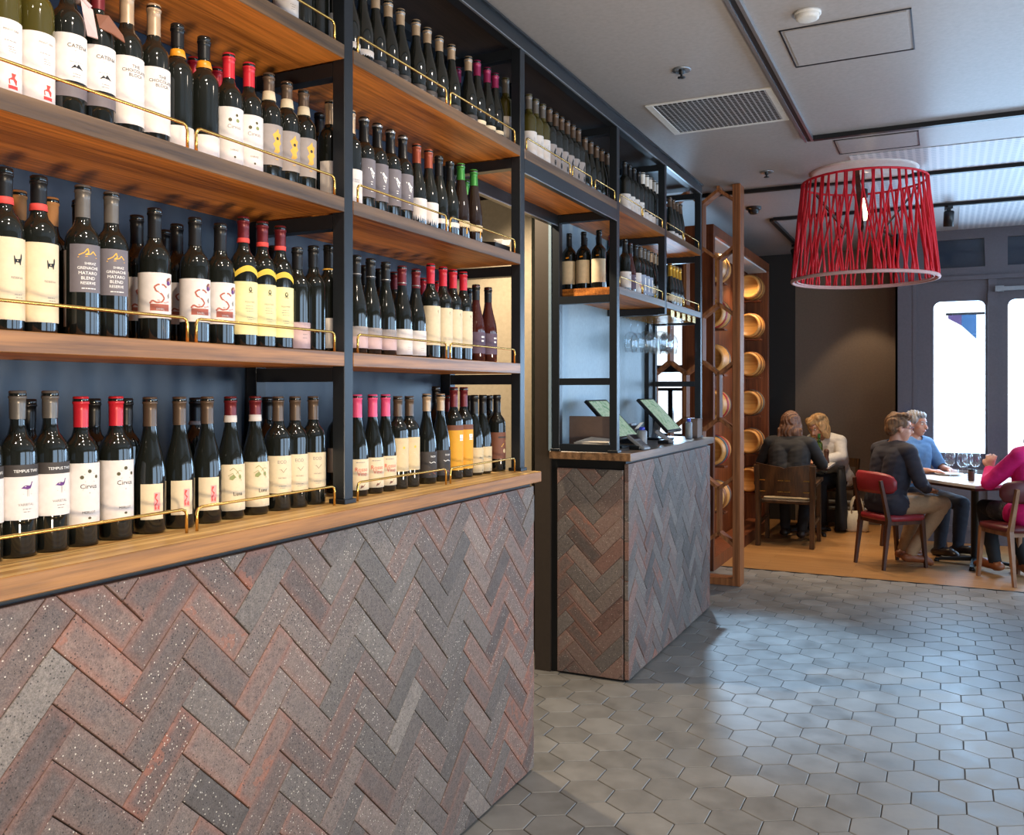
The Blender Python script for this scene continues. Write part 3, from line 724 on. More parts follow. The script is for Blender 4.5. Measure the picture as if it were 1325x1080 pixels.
def text_mesh(body, size, align='CENTER'):
    k = (body, size, align)
    if k not in _txt:
        cu = bpy.data.curves.new('lettering', 'FONT'); cu.body = body; cu.size = size; cu.align_x = align; cu.resolution_u = 2
        o = bpy.data.objects.new('lettering', cu); COL.objects.link(o); dg = bpy.context.evaluated_depsgraph_get(); dg.update()
        me = bpy.data.meshes.new_from_object(o.evaluated_get(dg)); _txt[k] = ([tuple(v.co) for v in me.vertices], [tuple(p.vertices) for p in me.polygons])
        bpy.data.objects.remove(o); bpy.data.curves.remove(cu); bpy.data.meshes.remove(me)
    return _txt[k]
def patch(m, prof, z0, z1, a0, a1, off, mi, nc=None, nz=1, zf0=None, zf1=None):
    """a curved rectangle on the bottle between heights z0..z1 and angles a0..a1 (a=0 faces the aisle); zf: height as a function of 0..1"""
    nc = nc or max(2, int(abs(a1-a0)/.16)+1); vs = []; fs = []
    for j in range(nz+1):
        for i in range(nc+1):
            f = i/nc; lo = zf0(f) if zf0 else z0; hi = zf1(f) if zf1 else z1
            z = lo+(hi-lo)*j/nz; a = a0+(a1-a0)*f; r = rad_at(prof, z)+off
            vs.append((r*math.cos(a), r*math.sin(a), z))
    for j in range(nz):
        for i in range(nc): q = j*(nc+1)+i; fs.append((q, q+1, q+nc+2, q+nc+1))
    m.add(vs, fs, mi, True)
def wrapv(prof, pts, off):
    out = []
    for s_, z in pts:
        r = rad_at(prof, z)+off; a = s_/max(r, .02); out.append((r*math.cos(a), r*math.sin(a), z))
    return out
def draw(m, prof, items, mats, off=.0011):
    """items: text / poly / disc / rect prints given in label coordinates (s along the curve, z up)"""
    for it in items:
        k = it[0]; mat = it[1]
        if mat not in mats: mats.append(mat)
        mi = mats.index(mat)
        if k == 'text':
            _, _, body, s0, z0, size = it; vs, fs = text_mesh(body, size); m.add(wrapv(prof, [(v[0]+s0, v[1]+z0) for v in vs], off), fs, mi)
        elif k == 'rect':
            _, _, s0, s1, z0, z1 = it; r = rad_at(prof, z0); patch(m, prof, z0, z1, s0/r, s1/r, off-.0002, mi)
        elif k == 'poly':
            _, _, pts = it; m.add(wrapv(prof, pts, off), [tuple(range(len(pts)))], mi)
        elif k == 'disc':
            _, _, s0, z0, rr = it[:5]; ry = it[5] if len(it) > 5 else rr
            m.add(wrapv(prof, [(s0+rr*math.cos(2*PI*q/12), z0+ry*math.sin(2*PI*q/12)) for q in range(12)], off), [tuple(range(12))], mi)
        elif k == 'line':
            _, _, pts, w = it
            for (xa, za), (xb, zb) in zip(pts, pts[1:]):
                L = math.hypot(xb-xa, zb-za) or 1; nx, nz = -(zb-za)/L*w/2, (xb-xa)/L*w/2
                m.add(wrapv(prof, [(xa+nx, za+nz), (xb+nx, zb+nz), (xb-nx, zb-nz), (xa-nx, za-nz)], off), [(0, 1, 2, 3)], mi)
        elif k == 'lines':           # faint small print, rows of short strokes
            _, _, s0, s1, z0, rows, lead, h = it; q = random.Random(int(z0*1e5))
            for j in range(rows):
                x = s0+q.uniform(0, .004); e = s1-q.uniform(0, .006)
                while x < e:
                    w = min(q.uniform(.002, .006), e-x); zz = z0-j*lead
                    m.add(wrapv(prof, [(x, zz), (x+w, zz), (x+w, zz+h), (x, zz+h)], off), [(0, 1, 2, 3)], mi); x += w+.0013
BIRD = [(-.0085, .001), (-.006, .0032), (-.001, .0042), (.0035, .003), (.0058, .0046), (.0072, .0098), (.0088, .0104), (.0104, .0092), (.0084, .0084), (.0076, .0030), (.0052, -.0018), (0, -.0032), (-.005, -.0020), (-.0112, -.0010)]
RAM_ = [(-.009, -.004), (-.0085, -.009), (-.0068, -.009), (-.0062, -.005), (.001, -.0055), (.002, -.009), (.0038, -.009), (.0045, -.004), (.0062, .0015), (.0066, .008), (.0048, .011), (.0036, .008), (.0030, .002), (-.002, .0005), (-.007, .0008), (-.0082, .006), (-.0098, .006)]
def sh(poly, s, z, k=1.0): return [(s+p[0]*k, z+p[1]*k) for p in poly]
def swirl(s, z, k):
    return [(s+k*x, z+k*y) for x, y in ((.009, .0075), (.005, .0105), (-.002, .0105), (-.006, .0075), (-.004, .003), (.003, -.001), (.006, -.0055), (.003, -.010), (-.003, -.011), (-.008, -.0085), (-.011, -.012))]
HP = PI/2
# type: shape, height, radius, glass, capsule(material, length), neck ring(material, z0, z1), labels[(material, z0, z1, half-angle)], prints, words
T_ = {}
def typ(k, words, shape='claret', h=.28, r=.0322, glass='bg_black', cap=('cap_black', .055), ring=None, labels=(), prints=(), lean=0.0, arch=None):
    T_[k] = dict(words=words, shape=shape, h=h, r=r, glass=glass, cap=cap, ring=ring, labels=labels, prints=prints, lean=lean, arch=arch)
typ('A', 'grey-capped bottle with purple bird label', h=.294, cap=('cap_grey', .05), labels=[('lb_white', .067, .143, 1.75), ('lb_dark', .143, .164, 1.75)],
    prints=[('text', 'ink_white', 'TEMPUS TWO', .004, .1505, .0072), ('poly', 'ink_purple', sh(BIRD, .004, .1235)), ('line', 'ink_grey', [(.0035, .12), (.0035, .108)], .0006), ('line', 'ink_grey', [(.0055, .12), (.006, .108)], .0006), ('line', 'ink_grey', [(-.004, .1125), (.012, .1115)], .0005), ('text', 'ink_grey', 'VARIETAL', .002, .0915, .0062), ('lines', 'ink_grey', -.006, .012, .085, 2, .005, .0012)])
CV = [('disc', 'ink_olive', .004, .142, .0036), ('disc', 'ink_olive', -.010, .131, .0036), ('disc', 'ink_olive', .0185, .131, .0034), ('line', 'ink_grey', [(-.006, .137), (.014, .122)], .0008), ('line', 'ink_grey', [(.014, .138), (-.005, .122)], .0008), ('text', 'ink_black', 'Cirvus', .003, .1095, .0125), ('line', 'ink_rust', [(-.009, .1065), (.015, .1065)], .0006), ('disc', 'ink_grey', .004, .101, .0011), ('text', 'ink_black', 'MERLOT', .003, .062, .0068), ('disc', 'ink_olive', .004, .0535, .0032, .0024)]
typ('Bc', 'red-capped bottle with three-flower label', h=.283, cap=('cap_red', .058), labels=[('lb_white', .039, .1575, 1.8)], prints=CV)
CV2 = [(it[0], it[1])+tuple(it[2:]) for it in CV]
typ('B', 'red-capped bottle with tall three-flower label', h=.276, cap=('cap_red', .058), labels=[('lb_white', .0165, .1456, 1.75)],
    prints=[('disc', 'ink_olive', .008, .128, .0032), ('disc', 'ink_olive', -.008, .116, .0042), ('disc', 'ink_green', .010, .116, .0042), ('text', 'ink_grey', 'Cirvus', .002, .097, .0125), ('text', 'ink_grey', 'SHIRAZ', .002, .046, .006), ('disc', 'ink_olive', .003, .032, .0026)])
typ('C', 'grey-capped sloping bottle with red stamp label', 'burgundy', .281, cap=('cap_brown', .06), labels=[('lb_cream', .03, .103, .72)], lean=.25,
    prints=[('rect', 'ink_stamp', .003, .016, .047, .085), ('poly', 'ink_red', [(.005, .05), (.014, .05), (.014, .058), (.0075, .06), (.012, .068), (.0065, .074), (.011, .082), (.006, .083), (.0045, .074), (.0095, .066), (.0045, .06)]), ('text', 'ink_red', 'XR', .0095, .0505, .0075)])
typ('D', 'maroon-capped bottle with white neck band and cream label', 'burgundy', .281, cap=('cap_maroon', .058), ring=('lb_white', .222, .238), labels=[('lb_cream', .02, .126, 1.7)],
    prints=[('line', 'ink_green', [(-.012, .112), (-.004, .118), (.005, .110), (.012, .1), (.016, .088)], .0012), ('line', 'ink_green', [(-.016, .1), (-.006, .106), (.002, .096)], .0009), ('line', 'ink_green', [(.002, .104), (.01, .112), (.017, .11)], .0009), ('poly', 'ink_green', [(-.012, .098), (-.004, .103), (.002, .097), (-.006, .09), (-.013, .092)]), ('poly', 'ink_green', [(.008, .1), (.014, .103), (.016, .096), (.011, .092)]), ('text', 'ink_black', 'Luna', .007, .0545, .0125), ('poly', 'lb_beige', [(-.01, .022), (.012, .022), (.018, .034), (.004, .031)])])
typ('E', 'grey-capped bottle with ivory label and tick mark', h=.28, cap=('cap_brown', .06), labels=[('lb_cream', .0435, .135, 1.75)],
    prints=[('text', 'ink_grey', 'ECO', .001, .116, .0115), ('line', 'ink_black', [(-.002, .102), (.004, .094), (.013, .104)], .0008), ('line', 'ink_grey', [(-.006, .1015), (0, .1)], .0007), ('text', 'ink_grey', 'MATARO', .002, .079, .005), ('lines', 'ink_grey', -.008, .013, .060, 2, .005, .001)])
typ('RAM', 'red-ringed bottle with cream label and black ram', h=.29, cap=('cap_black', .062), ring=('ink_red', .226, .239), labels=[('lb_cream', .022, .1655, 1.75)],
    prints=[('poly', 'ink_black', sh(RAM_, .008, .128)), ('line', 'ink_grey', [(-.004, .117), (.018, .117)], .0006), ('text', 'ink_grey', 'RESERVA', .005, .094, .0058), ('lines', 'ink_grey', -.002, .017, .066, 2, .005, .001)])
typ('GREY', 'black-capped bottle with grey label and gold script', h=.292, cap=('cap_grey', .062), labels=[('lb_grey', .085, .176, .95), ('lb_taupe', .02, .165, -2.2)],
    prints=[('line', 'ink_gold', [(-.014, .155), (-.004, .160), (.002, .168), (.004, .160), (-.002, .156), (.008, .158), (.012, .163), (.018, .156)], .0019), ('line', 'ink_gold', [(-.016, .151), (0, .153), (.02, .151)], .0012), ('text', 'ink_white', 'SHIRAZ', .007, .1375, .0065), ('text', 'ink_white', 'GRENACHE', .003, .1285, .0075), ('text', 'ink_white', 'MATARO', .003, .1185, .0085), ('text', 'ink_white', 'BLEND', .003, .109, .0085), ('text', 'ink_white', 'RESERVE', .003, .1, .0075), ('lines', 'ink_white', -.012, .018, .0915, 1, .005, .0016)], lean=.12)
typ('S', 'bottle with white label and rust swirl', h=.28, cap=('cap_black', .062), labels=[('lb_white', .049, .143, 1.8)],
    prints=[('line', 'ink_rust', swirl(-.004, .1, 1.75), .0034), ('rect', 'ink_rust', -.022, .018, .064, .078), ('line', 'ink_stamp', [(-.02, .081), (-.006, .086), (.008, .081), (.018, .084)], .003), ('text', 'lb_white', 'SWIRL', -.002, .0655, .0062), ('disc', 'ink_brown', .02, .127, .0085, .0075), ('disc', 'ink_purple', .017, .1225, .005), ('disc', 'ink_stamp', .023, .130, .003), ('poly', 'ink_grey', [(.014, .097), (.019, .103), (.02, .093), (.0165, .09)]), ('text', 'ink_grey', 'COLLECTION', .004, .054, .0042)])
typ('YEL', 'red-capped bottle with yellow ribbon and cream label', h=.308, cap=('cap_maroon', .060), ring=('ink_red', .247, .258), labels=[('lb_pale', .03, .1535, 1.75)], arch=('ink_ribbon', .163, .191),
    prints=[('disc', 'ink_olive', .006, .135, .0042, .0062), ('disc', 'lb_pale', .006, .136, .0018, .003), ('line', 'ink_olive', [(.001, .128), (.012, .128)], .0012), ('text', 'ink_grey', 'MOUTERE', .005, .104, .0056), ('lines', 'ink_grey', -.008, .017, .096, 3, .006, .0012), ('lines', 'ink_grey', -.004, .014, .07, 2, .006, .001)])
typ('DLOW', 'dark bottle with low rose label', h=.264, labels=[('lb_rose', .006, .072, 1.5)], prints=[('lines', 'ink_grey', -.004, .014, .05, 3, .009, .0015)])
typ('LOWG', 'slim dark bottle with low white label and gold neck line', h=.289, ring=('ink_gold', .222, .226), cap=('cap_black', .06), labels=[('lb_white', .012, .0915, 1.5)])
typ('LOWW', 'tan-capped bottle with low white label', h=.277, cap=('cap_tan', .065), labels=[('lb_white', .008, .109, 1.5)], prints=[('lines', 'ink_grey', -.006, .014, .08, 2, .006, .001), ('lines', 'ink_grey', -.004, .012, .03, 2, .006, .001)])
typ('W', 'white wine bottle with red-crested label', h=.30, glass='bg_olive', cap=('cap_tan', .055), labels=[('lb_white', .012, .142, 1.75)],
    prints=[('text', 'ink_grey', 'PINOT GRIS', .003, .122, .0055), ('lines', 'ink_grey', -.012, .016, .104, 1, .006, .0012), ('lines', 'ink_grey', -.004, .012, .094, 3, .004, .0009), ('poly', 'ink_red', [(-.002, .03), (.012, .03), (.013, .038), (.008, .042), (.011, .049), (.002, .049), (.003, .042), (-.003, .038)]), ('rect', 'ink_red', -.003, .014, .022, .028)])
typ('CAT', 'bottle with pale mountain label and paper neck sleeve', h=.30, cap=('cap_black', .055), labels=[('lb_white', .075, .163, 1.7), ('lb_grey', .045, .070, 1.6)],
    prints=[('text', 'ink_black', 'CATENA', .004, .137, .0105), ('line', 'ink_red', [(-.003, .132), (.012, .132)], .0007), ('poly', 'ink_black', [(-.010, .098), (-.003, .106), (.0, .102), (.004, .108), (.014, .098), (.005, .1)]), ('lines', 'ink_grey', -.012, .016, .110, 1, .01, .0008), ('lines', 'ink_grey', -.010, .014, .088, 2, .005, .001)])
T_['CAT2'] = dict(T_['CAT'], words='maroon-capped bottle with mountain label and brown neck tag', cap=('cap_maroon', .06))
typ('CHOC', 'tan-capped bottle with white block-letter label', h=.304, cap=('cap_tan', .066), labels=[('lb_white', .03, .166, 1.75)],
    prints=[('text', 'ink_black', 'THE', .004, .1435, .0092), ('text', 'ink_black', 'CHOCOLATE', .004, .1345, .0092), ('text', 'ink_black', 'BLOCK', .004, .1255, .0092)])
typ('ORG', 'black bottle with orange neck ring and white label', 'claret', .287, .033, cap=('cap_black', .05), ring=('cap_orange', .215, .232), labels=[('lb_white', .004, .062, 1.75)])
typ('GOLD', 'cream-ringed bottle with gold-crested grey label', h=.273, cap=('cap_brown', .066), ring=('lb_cream', .206, .229), labels=[('lb_taupe', .044, .143, 1.75)],
    prints=[('poly', 'ink_gold', [(-.006, .075), (-.002, .085), (-.008, .095), (-.002, .103), (-.009, .118), (-.001, .125), (.006, .134), (.008, .124), (.015, .121), (.011, .108), (.016, .1), (.009, .092), (.012, .08), (.005, .074)]), ('disc', 'lb_dark', .004, .11, .004), ('lines', 'ink_gold', -.002, .012, .066, 2, .008, .003)])
for k, c in (('DK', 'cap_black'), ('DKC', 'cork'), ('REDB', 'cap_red'), ('MARB', 'cap_maroon'), ('DKW', 'cap_black'), ('DKM', 'cap_maroon')):
    typ(k, {'DK': 'plain dark bottle', 'DKC': 'dark bottle with cork-coloured cap', 'REDB': 'dark bottle with red cap', 'MARB': 'dark bottle with maroon cap', 'DKW': 'dark bottle with pale neck ring', 'DKM': 'dark bottle with maroon cap'}[k]+' in the back row', h=.278, cap=(c, .056), ring=('lb_taupe', .215, .224) if k == 'DKW' else None)
typ('DK31', 'tall dark bottle in the back row', h=.31)
typ('DKL', 'dark bottle with pale label in the back row', h=.285, labels=[('lb_beige', .02, .15, 1.7)])
typ('DKG', 'dark bottle with grey label behind the first post', h=.28, labels=[('lb_taupe', .06, .13, 1.7)])
typ('TAN', 'tan-capped dark sloping bottle', 'burgundy', .258, cap=('cap_tan', .05), ring=('cap_silver', .24, .246), labels=[('lb_dark', .01, .05, 1.2)], prints=[('lines', 'ink_grey', -.008, .01, .034, 2, .009, .003)])
T_['TANL'] = dict(T_['TAN'], words='tan-capped sloping bottle with low white label', labels=[('lb_white', .002, .06, 1.7)], prints=[])
typ('PINKT', 'plum-capped sloping bottle with red-script label', 'burgundy', .266, cap=('cap_plum', .055), labels=[('lb_cream', .002, .05, 1.7)], prints=[('line', 'ink_red', [(-.012, .022), (-.004, .03), (0, .02), (.006, .03), (.014, .021)], .0016), ('line', 'ink_red', [(-.008, .014), (.012, .016)], .0012)])
typ('WHT', 'grey-capped white wine bottle with white label', h=.278, glass='bg_olive', cap=('cap_grey', .06), labels=[('lb_white', .012, .125, 1.75)], prints=[('lines', 'ink_grey', -.006, .012, .1, 3, .005, .001), ('disc', 'ink_grey', .004, .03, .004)])
typ('SWAN', 'silver-topped black bottle with white-winged grey label', h=.276, cap=('cap_black', .072), ring=('cap_silver', .262, .270), labels=[('lb_grey', .045, .153, 1.6)],
    prints=[('poly', 'ink_white', [(-.008, .128), (.004, .118), (.0165, .104), (.014, .112), (.02, .116), (.008, .122), (.004, .128)]), ('poly', 'ink_white', [(.001, .118), (.012, .106), (.013, .098), (.006, .104)]), ('lines', 'ink_white', -.002, .014, .088, 2, .007, .0022), ('lines', 'ink_white', .0, .012, .066, 2, .005, .0012)])
typ('RUST', 'rust-capped sloping bottle with white label', 'burgundy', .269, .0318, cap=('cap_rust', .06), labels=[('lb_white', .005, .096, 1.7)], prints=[('lines', 'ink_grey', .0, .012, .03, 3, .005, .001)])
typ('BLK', 'black-capped sloping bottle with low white label', 'burgundy', .264, cap=('cap_black', .066), labels=[('lb_white', .002, .056, 1.7)])
typ('GRN', 'green-capped slender hock bottle with cream label', 'hock', .273, .031, 'bg_brown', cap=('cap_green', .057), labels=[('lb_beige', .002, .075, 1.7)], prints=[('line', 'ink_gold', [(.002, .03), (.004, .055), (.007, .032)], .0022), ('lines', 'ink_gold', -.006, .014, .016, 2, .006, .0016)])
typ('BGD', 'black sloping bottle with two-tone grey label', 'burgundy', .279, cap=('cap_black', .06), ring=('cap_silver', .225, .228), labels=[('lb_taupe', .05, .0785, 1.7), ('lb_rose', .018, .05, 1.7)])
typ('BGW', 'black sloping bottle with low white label', 'burgundy', .279, cap=('cap_maroon', .06), ring=('cap_silver', .225, .228), labels=[('lb_white', .008, .085, 1.75)], prints=[('lines', 'ink_grey', -.004, .014, .03, 2, .006, .001)])
typ('RCP', 'long red-capped bottle with tall cream label', h=.307, r=.0316, cap=('cap_red', .064), labels=[('lb_cream', .045, .17, 1.5)], prints=[('line', 'ink_black', [(.004, .15), (.007, .158), (.009, .15), (.007, .147)], .0008)])
typ('PLUM', 'dark rose bottle with plum label', 'burgundy', .273, glass='bg_red', cap=('cap_black', .055), labels=[('lb_plum', .03, .105, 1.7)], prints=[('lines', 'ink_white', -.002, .016, .085, 2, .014, .006)])
typ('PNK', 'pink-capped bottle with torn cream red-script label', 'burgundy', .284, cap=('cap_pink', .064), labels=[('lb_cream', .018, .104, 1.8)],
    prints=[('text', 'ink_red', 'Rosso', .003, .070, .0165), ('text', 'ink_red', 'Vino', .005, .058, .0165), ('lines', 'ink_grey', -.014, .016, .094, 1, .006, .0022), ('poly', 'ink_brown', [(.001, .03), (.016, .036), (.008, .026), (-.002, .022)]), ('line', 'ink_brown', [(-.022, .042), (.024, .043)], .0012)])
typ('CRM', 'grey-capped bottle with beige arched label', h=.278, cap=('cap_brown', .06), labels=[('lb_beige', .053, .153, 1.75)], prints=[('poly', 'lb_cream', [(-.02, .056), (.018, .056), (.018, .085), (.012, .1), (.002, .108), (-.01, .1), (-.018, .085)]), ('disc', 'ink_ribbon', .006, .124, .004)])
typ('TANB', 'tan-capped sloping bottle with black label', 'burgundy', .285, cap=('cap_tan', .055), labels=[('lb_dark', .02, .102, 1.6)], prints=[('text', 'ink_white', 'NOIR', .005, .084, .0085), ('line', 'ink_white', [(-.010, .07), (-.004, .066), (.006, .07), (.016, .066)], .0016), ('line', 'ink_grey', [(-.012, .054), (.018, .054)], .001), ('line', 'ink_rust', [(-.01, .03), (.004, .036), (.014, .03)], .0016)])
typ('YLW', 'maroon-capped bottle with bright yellow label', h=.307, cap=('cap_maroon', .066), labels=[('lb_yellow', .03, .163, 1.7), ('lb_brown', .163, .18, 1.7)], prints=[('rect', 'ink_white', .000, .017, .128, .148), ('text', 'ink_black', 'EL', .0085, .140, .0085), ('text', 'ink_black', 'TORO', .0085, .131, .0075), ('line', 'lb_brown', [(-.002, .1), (.018, .1)], .0008)])
typ('BEI', 'black-capped sloping bottle with low beige label', 'burgundy', .28, cap=('cap_black', .065), labels=[('lb_beige', .01, .097, 1.7)], prints=[('text', 'ink_black', 'Rioja', .007, .06, .0065), ('poly', 'lb_brown', [(.004, .012), (.018, .02), (.02, .014)])])
typ('BRN', 'black-capped bottle with brown picture label', h=.28, cap=('cap_black', .065), labels=[('lb_brown', .046, .143, 1.7)], prints=[('line', 'ink_gold', [(-.006, .09), (.004, .1), (.018, .112)], .003), ('disc', 'lb_beige', .008, .075, .006, .008), ('rect', 'lb_dark', -.018, .022, .122, .128)])
typ('MIX', 'dark-capped bottle with silver patterned label', h=.281, cap=('cap_brown', .06), labels=[('lb_taupe', .025, .125, 1.6)], prints=[('poly', 'ink_black', [(-.004, .09), (.006, .112), (.012, .104), (.006, .092), (.012, .08), (.002, .07)]), ('disc', 'ink_black', .006, .05, .007, .012)])
typ('DRK', 'unlabelled-looking slender black bottle', 'burgundy', .263, .031, cap=('cap_brown', .06))
typ('WL', 'black-capped bottle with white square label', h=.283, cap=('cap_black', .07), labels=[('lb_white', .028, .112, 1.7)], prints=[('disc', 'ink_grey', .004, .095, .004), ('lines', 'ink_grey', -.006, .013, .06, 3, .006, .0012)])
typ('WC', 'white-capped black bottle with low white label', h=.292, cap=('cap_white', .062), labels=[('lb_white', .002, .072, 1.7)])
typ('HK', 'black slender bottle with low white label', 'hock', .263, .031, cap=('cap_brown', .06), labels=[('lb_white', .002, .055, 1.7)])
typ('MIXR', 'bottle with white label and red spot', h=.28, cap=('cap_black', .06), labels=[('lb_white', .02, .125, 1.7)], prints=[('disc', 'ink_red', .006, .062, .013, .018)])
typ('BLUG', 'bottle with pale blue-grey label', h=.28, cap=('cap_grey', .06), labels=[('lb_bluegrey', .025, .125, 1.7)], prints=[('rect', 'ink_white', .002, .012, .04, .11)])
typ('CRT', 'tan-capped sloping bottle with low cream label', 'burgundy', .28, cap=('cap_tan', .06), labels=[('lb_cream', .003, .085, 1.7)], prints=[('rect', 'ink_ribbon', -.01, .016, .02, .036)])
typ('GLD', 'gold-capped sloping bottle with low cream label', 'burgundy', .262, cap=('cap_gold', .075), labels=[('lb_cream', .003, .07, 1.7)], prints=[('line', 'ink_grey', [(-.014, .056), (.018, .056)], .0012)])
typ('CRS', 'large black-capped bottle with slant-cut cream label', h=.288, r=.037, cap=('cap_black', .065), labels=[('lb_cream', .03, .145, 1.3)], prints=[('poly', 'ink_black', [(-.03, .03), (.03, .03), (.03, .055)]), ('line', 'cap_orange', [(-.004, .16), (.012, .162)], .006)])

def make_bottle(k, far):
    d = T_[k]; seg = 16 if far else 28; p = profile(d['shape'], d['h'], d['r'])
    m = MB(); m.lathe(p, seg); o = m.build('wine_bottle', d['glass'])
    h = d['h']; cl = d['cap'][1]; rn = .0125
    m = MB(); zc = h-cl
    pr_ = [(rad_at(p, zc)+.0006, zc), (rad_at(p, min(zc+.012, h*.95))+.001, zc+.012), (rn+.0012, zc+cl*.55), (rn+.0012, h-.014), (rn+.0026, h-.0135), (rn+.0026, h-.0095), (rn+.0018, h-.009), (rn+.0018, h-.001), (rn, h+.0008), (0, h+.0008)]
    m.lathe(pr_, seg); m.build('capsule', d['cap'][0], o)
    if d['ring']:
        q, z0, z1 = d['ring']; m = MB(); m.lathe([(rad_at(p, z0)+.0012, z0), (rad_at(p, z0)+.0020, z0+.0005), (rad_at(p, z1)+.0020, z1-.0005), (rad_at(p, z1)+.0012, z1)], seg); m.build('neck_band', q, o)
    first = True
    for lm, z0, z1, ha in d['labels']:
        mats = [lm]; m = MB(); L = d['lean']*0
        if ha < 0: patch(m, p, z0, z1, 4.1, 5.05, .0007, 0)
        else: patch(m, p, z0, z1, -ha, ha, .0007, 0)
        if first: draw(m, p, [i for i in d['prints'] if True], mats)
        m.build('label', mats, o); first = False
    if d['arch']:
        q, z0, z1 = d['arch']; m = MB(); f = lambda t_: (z1-z0-.010)*math.sin(PI*t_)*.9
        patch(m, p, 0, 0, -.95, 1.05, .0009, 0, 14, 2, lambda t_: z0+f(t_)*.9, lambda t_: z0+.012+f(t_)); m.build('ribbon_label', q, o)
    if k == 'CAT':
        m = MB(); pts = []
        for i in range(9):
            a = -.6+1.3*i/8; pts.append((.020*math.cos(a)+.004, .022*math.sin(a)+.004, .235-.02*abs(i-4)/4))
        m.prism([(.012, .018, .238), (.016, .040, .225), (.024, .046, .170), (.018, .028, .172), (.016, .020, .215)], (.004, -.002, 0), 1.0); m.tube([(.0, .016, .238), (.012, .022, .240), (.016, .034, .228)], .006, 8); m.build('neck_sleeve', 'lb_rose', o)
    if k == 'CAT2':
        m = MB(); m.prism([(.014, -.010, .226), (.020, .012, .228), (.034, .034, .192), (.038, .036, .178), (.036, .012, .188), (.028, -.010, .196)], (.0016, 0, .001), 1.0); m.build('neck_tag', 'lb_brown', o)
    return o
WHERE = {'L1': 'left bay top shelf', 'L2': 'left bay upper shelf', 'L3': 'left bay middle shelf', 'L4': 'oak worktop, left bay', 'R1': 'right bay top shelf', 'R2': 'right bay upper shelf', 'R3': 'right bay middle shelf', 'R4': 'oak worktop, right bay', 'B1': 'shelf over the doorway', 'A1': 'till top shelf', 'A2': 'end till top shelf', 'A3': 'till lower shelf', 'A4': 'end till lower shelf', 'A5': 'till lower shelf, side-on'}
NUM = ['', '', 'two', 'three', 'four', 'five', 'six', 'seven', 'eight', 'nine', 'ten']
ORD = ['first', 'second', 'third', 'fourth', 'fifth', 'sixth', 'seventh', 'eighth', 'ninth', 'tenth']
protos = {}
YAW = {'A': -.2, 'Bc': -.28, 'RAM': -.12, 'GREY': -.5, 'C': -.62, 'D': -.48, 'E': -.52, 'CHOC': -.26, 'YEL': -.5, 'B': -.45, 'W': -.1, 'CAT': -.2, 'CAT2': -.2, 'PNK': -.6, 'CRM': -.6, 'S': -.35}
def place_row(row, z, items, rz=0):
    far = row[0] in 'AB'; q = random.Random(row); count = {}; ws = lambda k: T_[k]['words']
    tot = {}
    for it in items: tot[ws(it[0])] = tot.get(ws(it[0]), 0)+1
    order = sorted(items, key=lambda i: i[2])
    for k, x, y in order:
        key = (k, far)
        if key not in protos: o = protos[key] = make_bottle(k, far)
        else: o = copy_tree(protos[key])
        o.location = (x, y, z+.0003); o.rotation_euler = (0, 0, rz+YAW.get(k, -.42 if row[0] == 'R' else -.32)*(0 if rz else 1)+q.uniform(-.06, .06))
        w = ws(k); count[w] = count.get(w, 0)+1
        lb = w
        if tot[w] > 1: lb += ', %s of %s' % (ORD[count[w]-1], NUM[tot[w]])
        o['label'] = lb+', '+WHERE[row]; o['category'] = 'bottle'; o['group'] = 'wine bottles on the '+WHERE[row]
